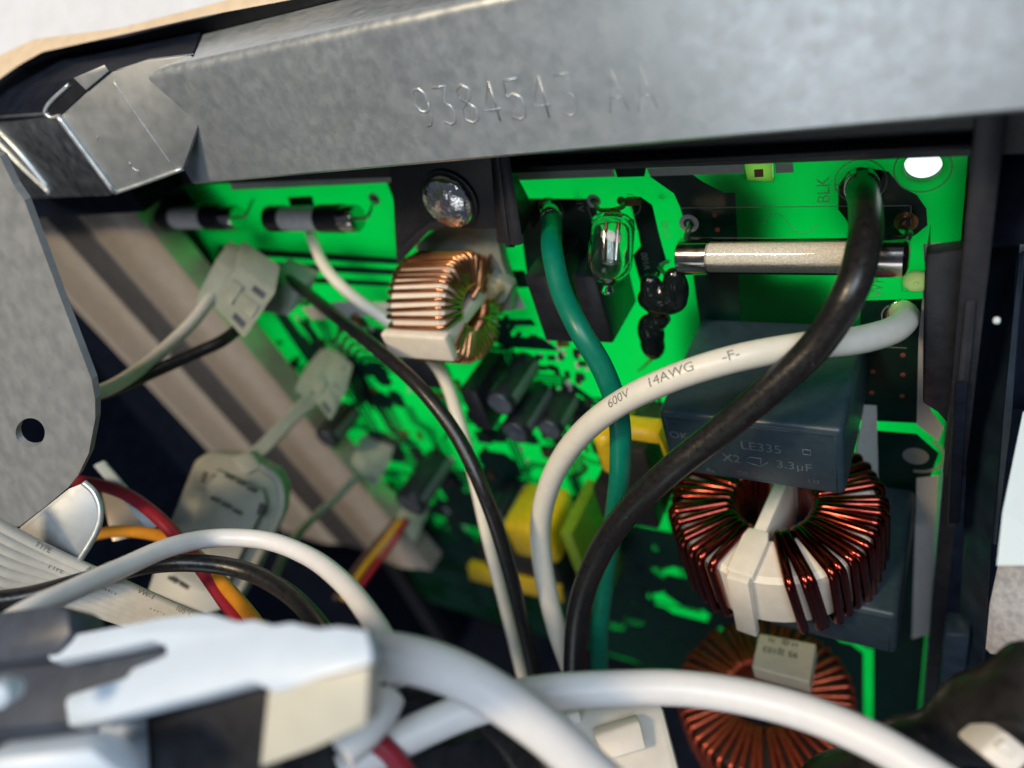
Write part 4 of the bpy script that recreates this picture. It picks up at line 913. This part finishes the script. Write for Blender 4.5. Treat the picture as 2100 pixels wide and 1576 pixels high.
wire('lower_black_wire', [A(740,1385,100), A(820,1392,100), A(900,1410,102), A(1000,1470,106), A(1060,1540,108), A(1120,1640,110)], 2.6, 'black_wire', 'blurred black wire beneath the fat white cable')
wc = thing('white_connector', 'white plastic connector with latch tabs below the long white cable', 'connector', A(1250,1520,122))
solid('connector_body', [(1180,1462,122),(1360,1446,120),(1398,1590,112),(1420,1680,108),(1150,1700,110),(1040,1510,122)], 0, VIEW*9, 'nylon_white', wc, 1.2)
solid('latch_tab', [(1218,1510,116.2),(1312,1480,115.5),(1326,1536,113.5),(1240,1562,114)], 0, VIEW*3, 'nylon_white', wc, 0.4)
solid('latch_tab', [(1160,1468,119.8),(1188,1460,119.5),(1194,1482,118.7),(1176,1488,119)], 0, VIEW*3, 'nylon_white', wc, 0.3)
# blurred terminal block in the left foreground
tb = thing('terminal_block', 'blurred white terminal block with dark cavities in the lower left foreground', 'terminal block', A(500,1500,76))
tq = plane(A(500,1400,76), (0.05,-0.35,1.0)); fq = plane(A(560,1404,75), (0.1,-0.8,0.75))
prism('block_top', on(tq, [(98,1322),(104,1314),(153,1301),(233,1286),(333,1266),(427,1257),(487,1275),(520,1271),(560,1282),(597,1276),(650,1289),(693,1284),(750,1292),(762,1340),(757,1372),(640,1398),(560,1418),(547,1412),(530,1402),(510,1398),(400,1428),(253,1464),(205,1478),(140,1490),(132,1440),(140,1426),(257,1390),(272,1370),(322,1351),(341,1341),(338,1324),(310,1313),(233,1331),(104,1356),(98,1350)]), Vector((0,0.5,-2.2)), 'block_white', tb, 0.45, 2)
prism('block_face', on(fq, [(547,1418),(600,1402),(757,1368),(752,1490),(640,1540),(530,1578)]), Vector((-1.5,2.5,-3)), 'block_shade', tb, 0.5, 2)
prism('cavity', on(plane(tq(200,1400)-UP*4, (0.05,-0.35,1.0)), [(-80,1345),(345,1290),(380,1380),(160,1480),(-80,1500)]), Vector((0,0,-4)), 'slate_plastic', tb, 0.3)
prism('cavity', on(plane(fq(400,1500)+Vector((0,4,0)), (0.1,-0.8,0.75)), [(230,1430),(560,1370),(580,1660),(200,1660)]), Vector((0,4,0)), 'black_plastic', tb, 0.3)
prism('block_pillar', on(fq, [(196,1467),(252,1462),(262,1660),(196,1660)]), Vector((0,4,0)), 'block_white', tb, 0.8)
dk = thing('dark_connector', 'blurred grey-black connector shell at the lower left corner', 'connector', A(60,1300,84))
prism('shell', on(plane(A(60,1300,90), (0.05,-0.6,1.0)), [(-80,1262),(110,1238),(138,1248),(142,1300),(112,1345),(-80,1370)]), Vector((0,2,-5)), 'slate_plastic', dk, 1.0)
solid('shell_end', [(-60,1560,72),(180,1533,72),(275,1600,72),(-60,1680,72)], 0, VIEW*5, 'block_white', dk, 1.5)
solid('shell_end', [(-30,1400,74),(14,1410,74),(22,1440,74),(0,1460,74),(-30,1460,74)], 0, VIEW*3, 'block_white', dk, 0.8)
tag(solid('black_tray', [(540,1560,92),(760,1480,98),(830,1530,100),(1000,1500,112),(1200,1700,112),(480,1700,90)], 0, VIEW*6, 'black_plastic', None, 1.0), 'dark plastic base under the terminal block at the bottom', 'base')
# black sleeve and cable tie, lower right
def sleeve():
    t = thing('cable_sleeve', 'wrinkled black plastic sleeve in the lower right corner', 'sleeve', A(1980,1500,100))
    path = spline([A(1690,1660,120), A(1800,1600,112), A(1900,1530,106), A(2000,1482,100), A(2110,1440,94), A(2220,1400,90)], 14); rnd = random.Random(4)
    def rr(tt): return 5.6 + 0.9*math.sin(tt*9+0.6) + 0.5*math.sin(tt*23)
    v, f = sweep(path, rr, 48); me = mesh('sleeve_tube', v, f, True); link('sleeve_tube', me, 'sleeve', t)
sleeve()
ct = thing('cable_tie', 'white cable tie head on the black sleeve in the bottom right corner', 'cable tie', A(2060,1540,90))
solid('tie_head', [(2008,1545,90),(2062,1500,90),(2125,1550,88),(2075,1600,88)], 0, VIEW*5, 'nylon_white', ct, 0.5)
solid('tie_pawl', [(2042,1535,89.2),(2064,1517,89.2),(2098,1545,88.6),(2076,1562,88.6)], 0, VIEW*1.5, 'nylon_white', ct, 0.25)
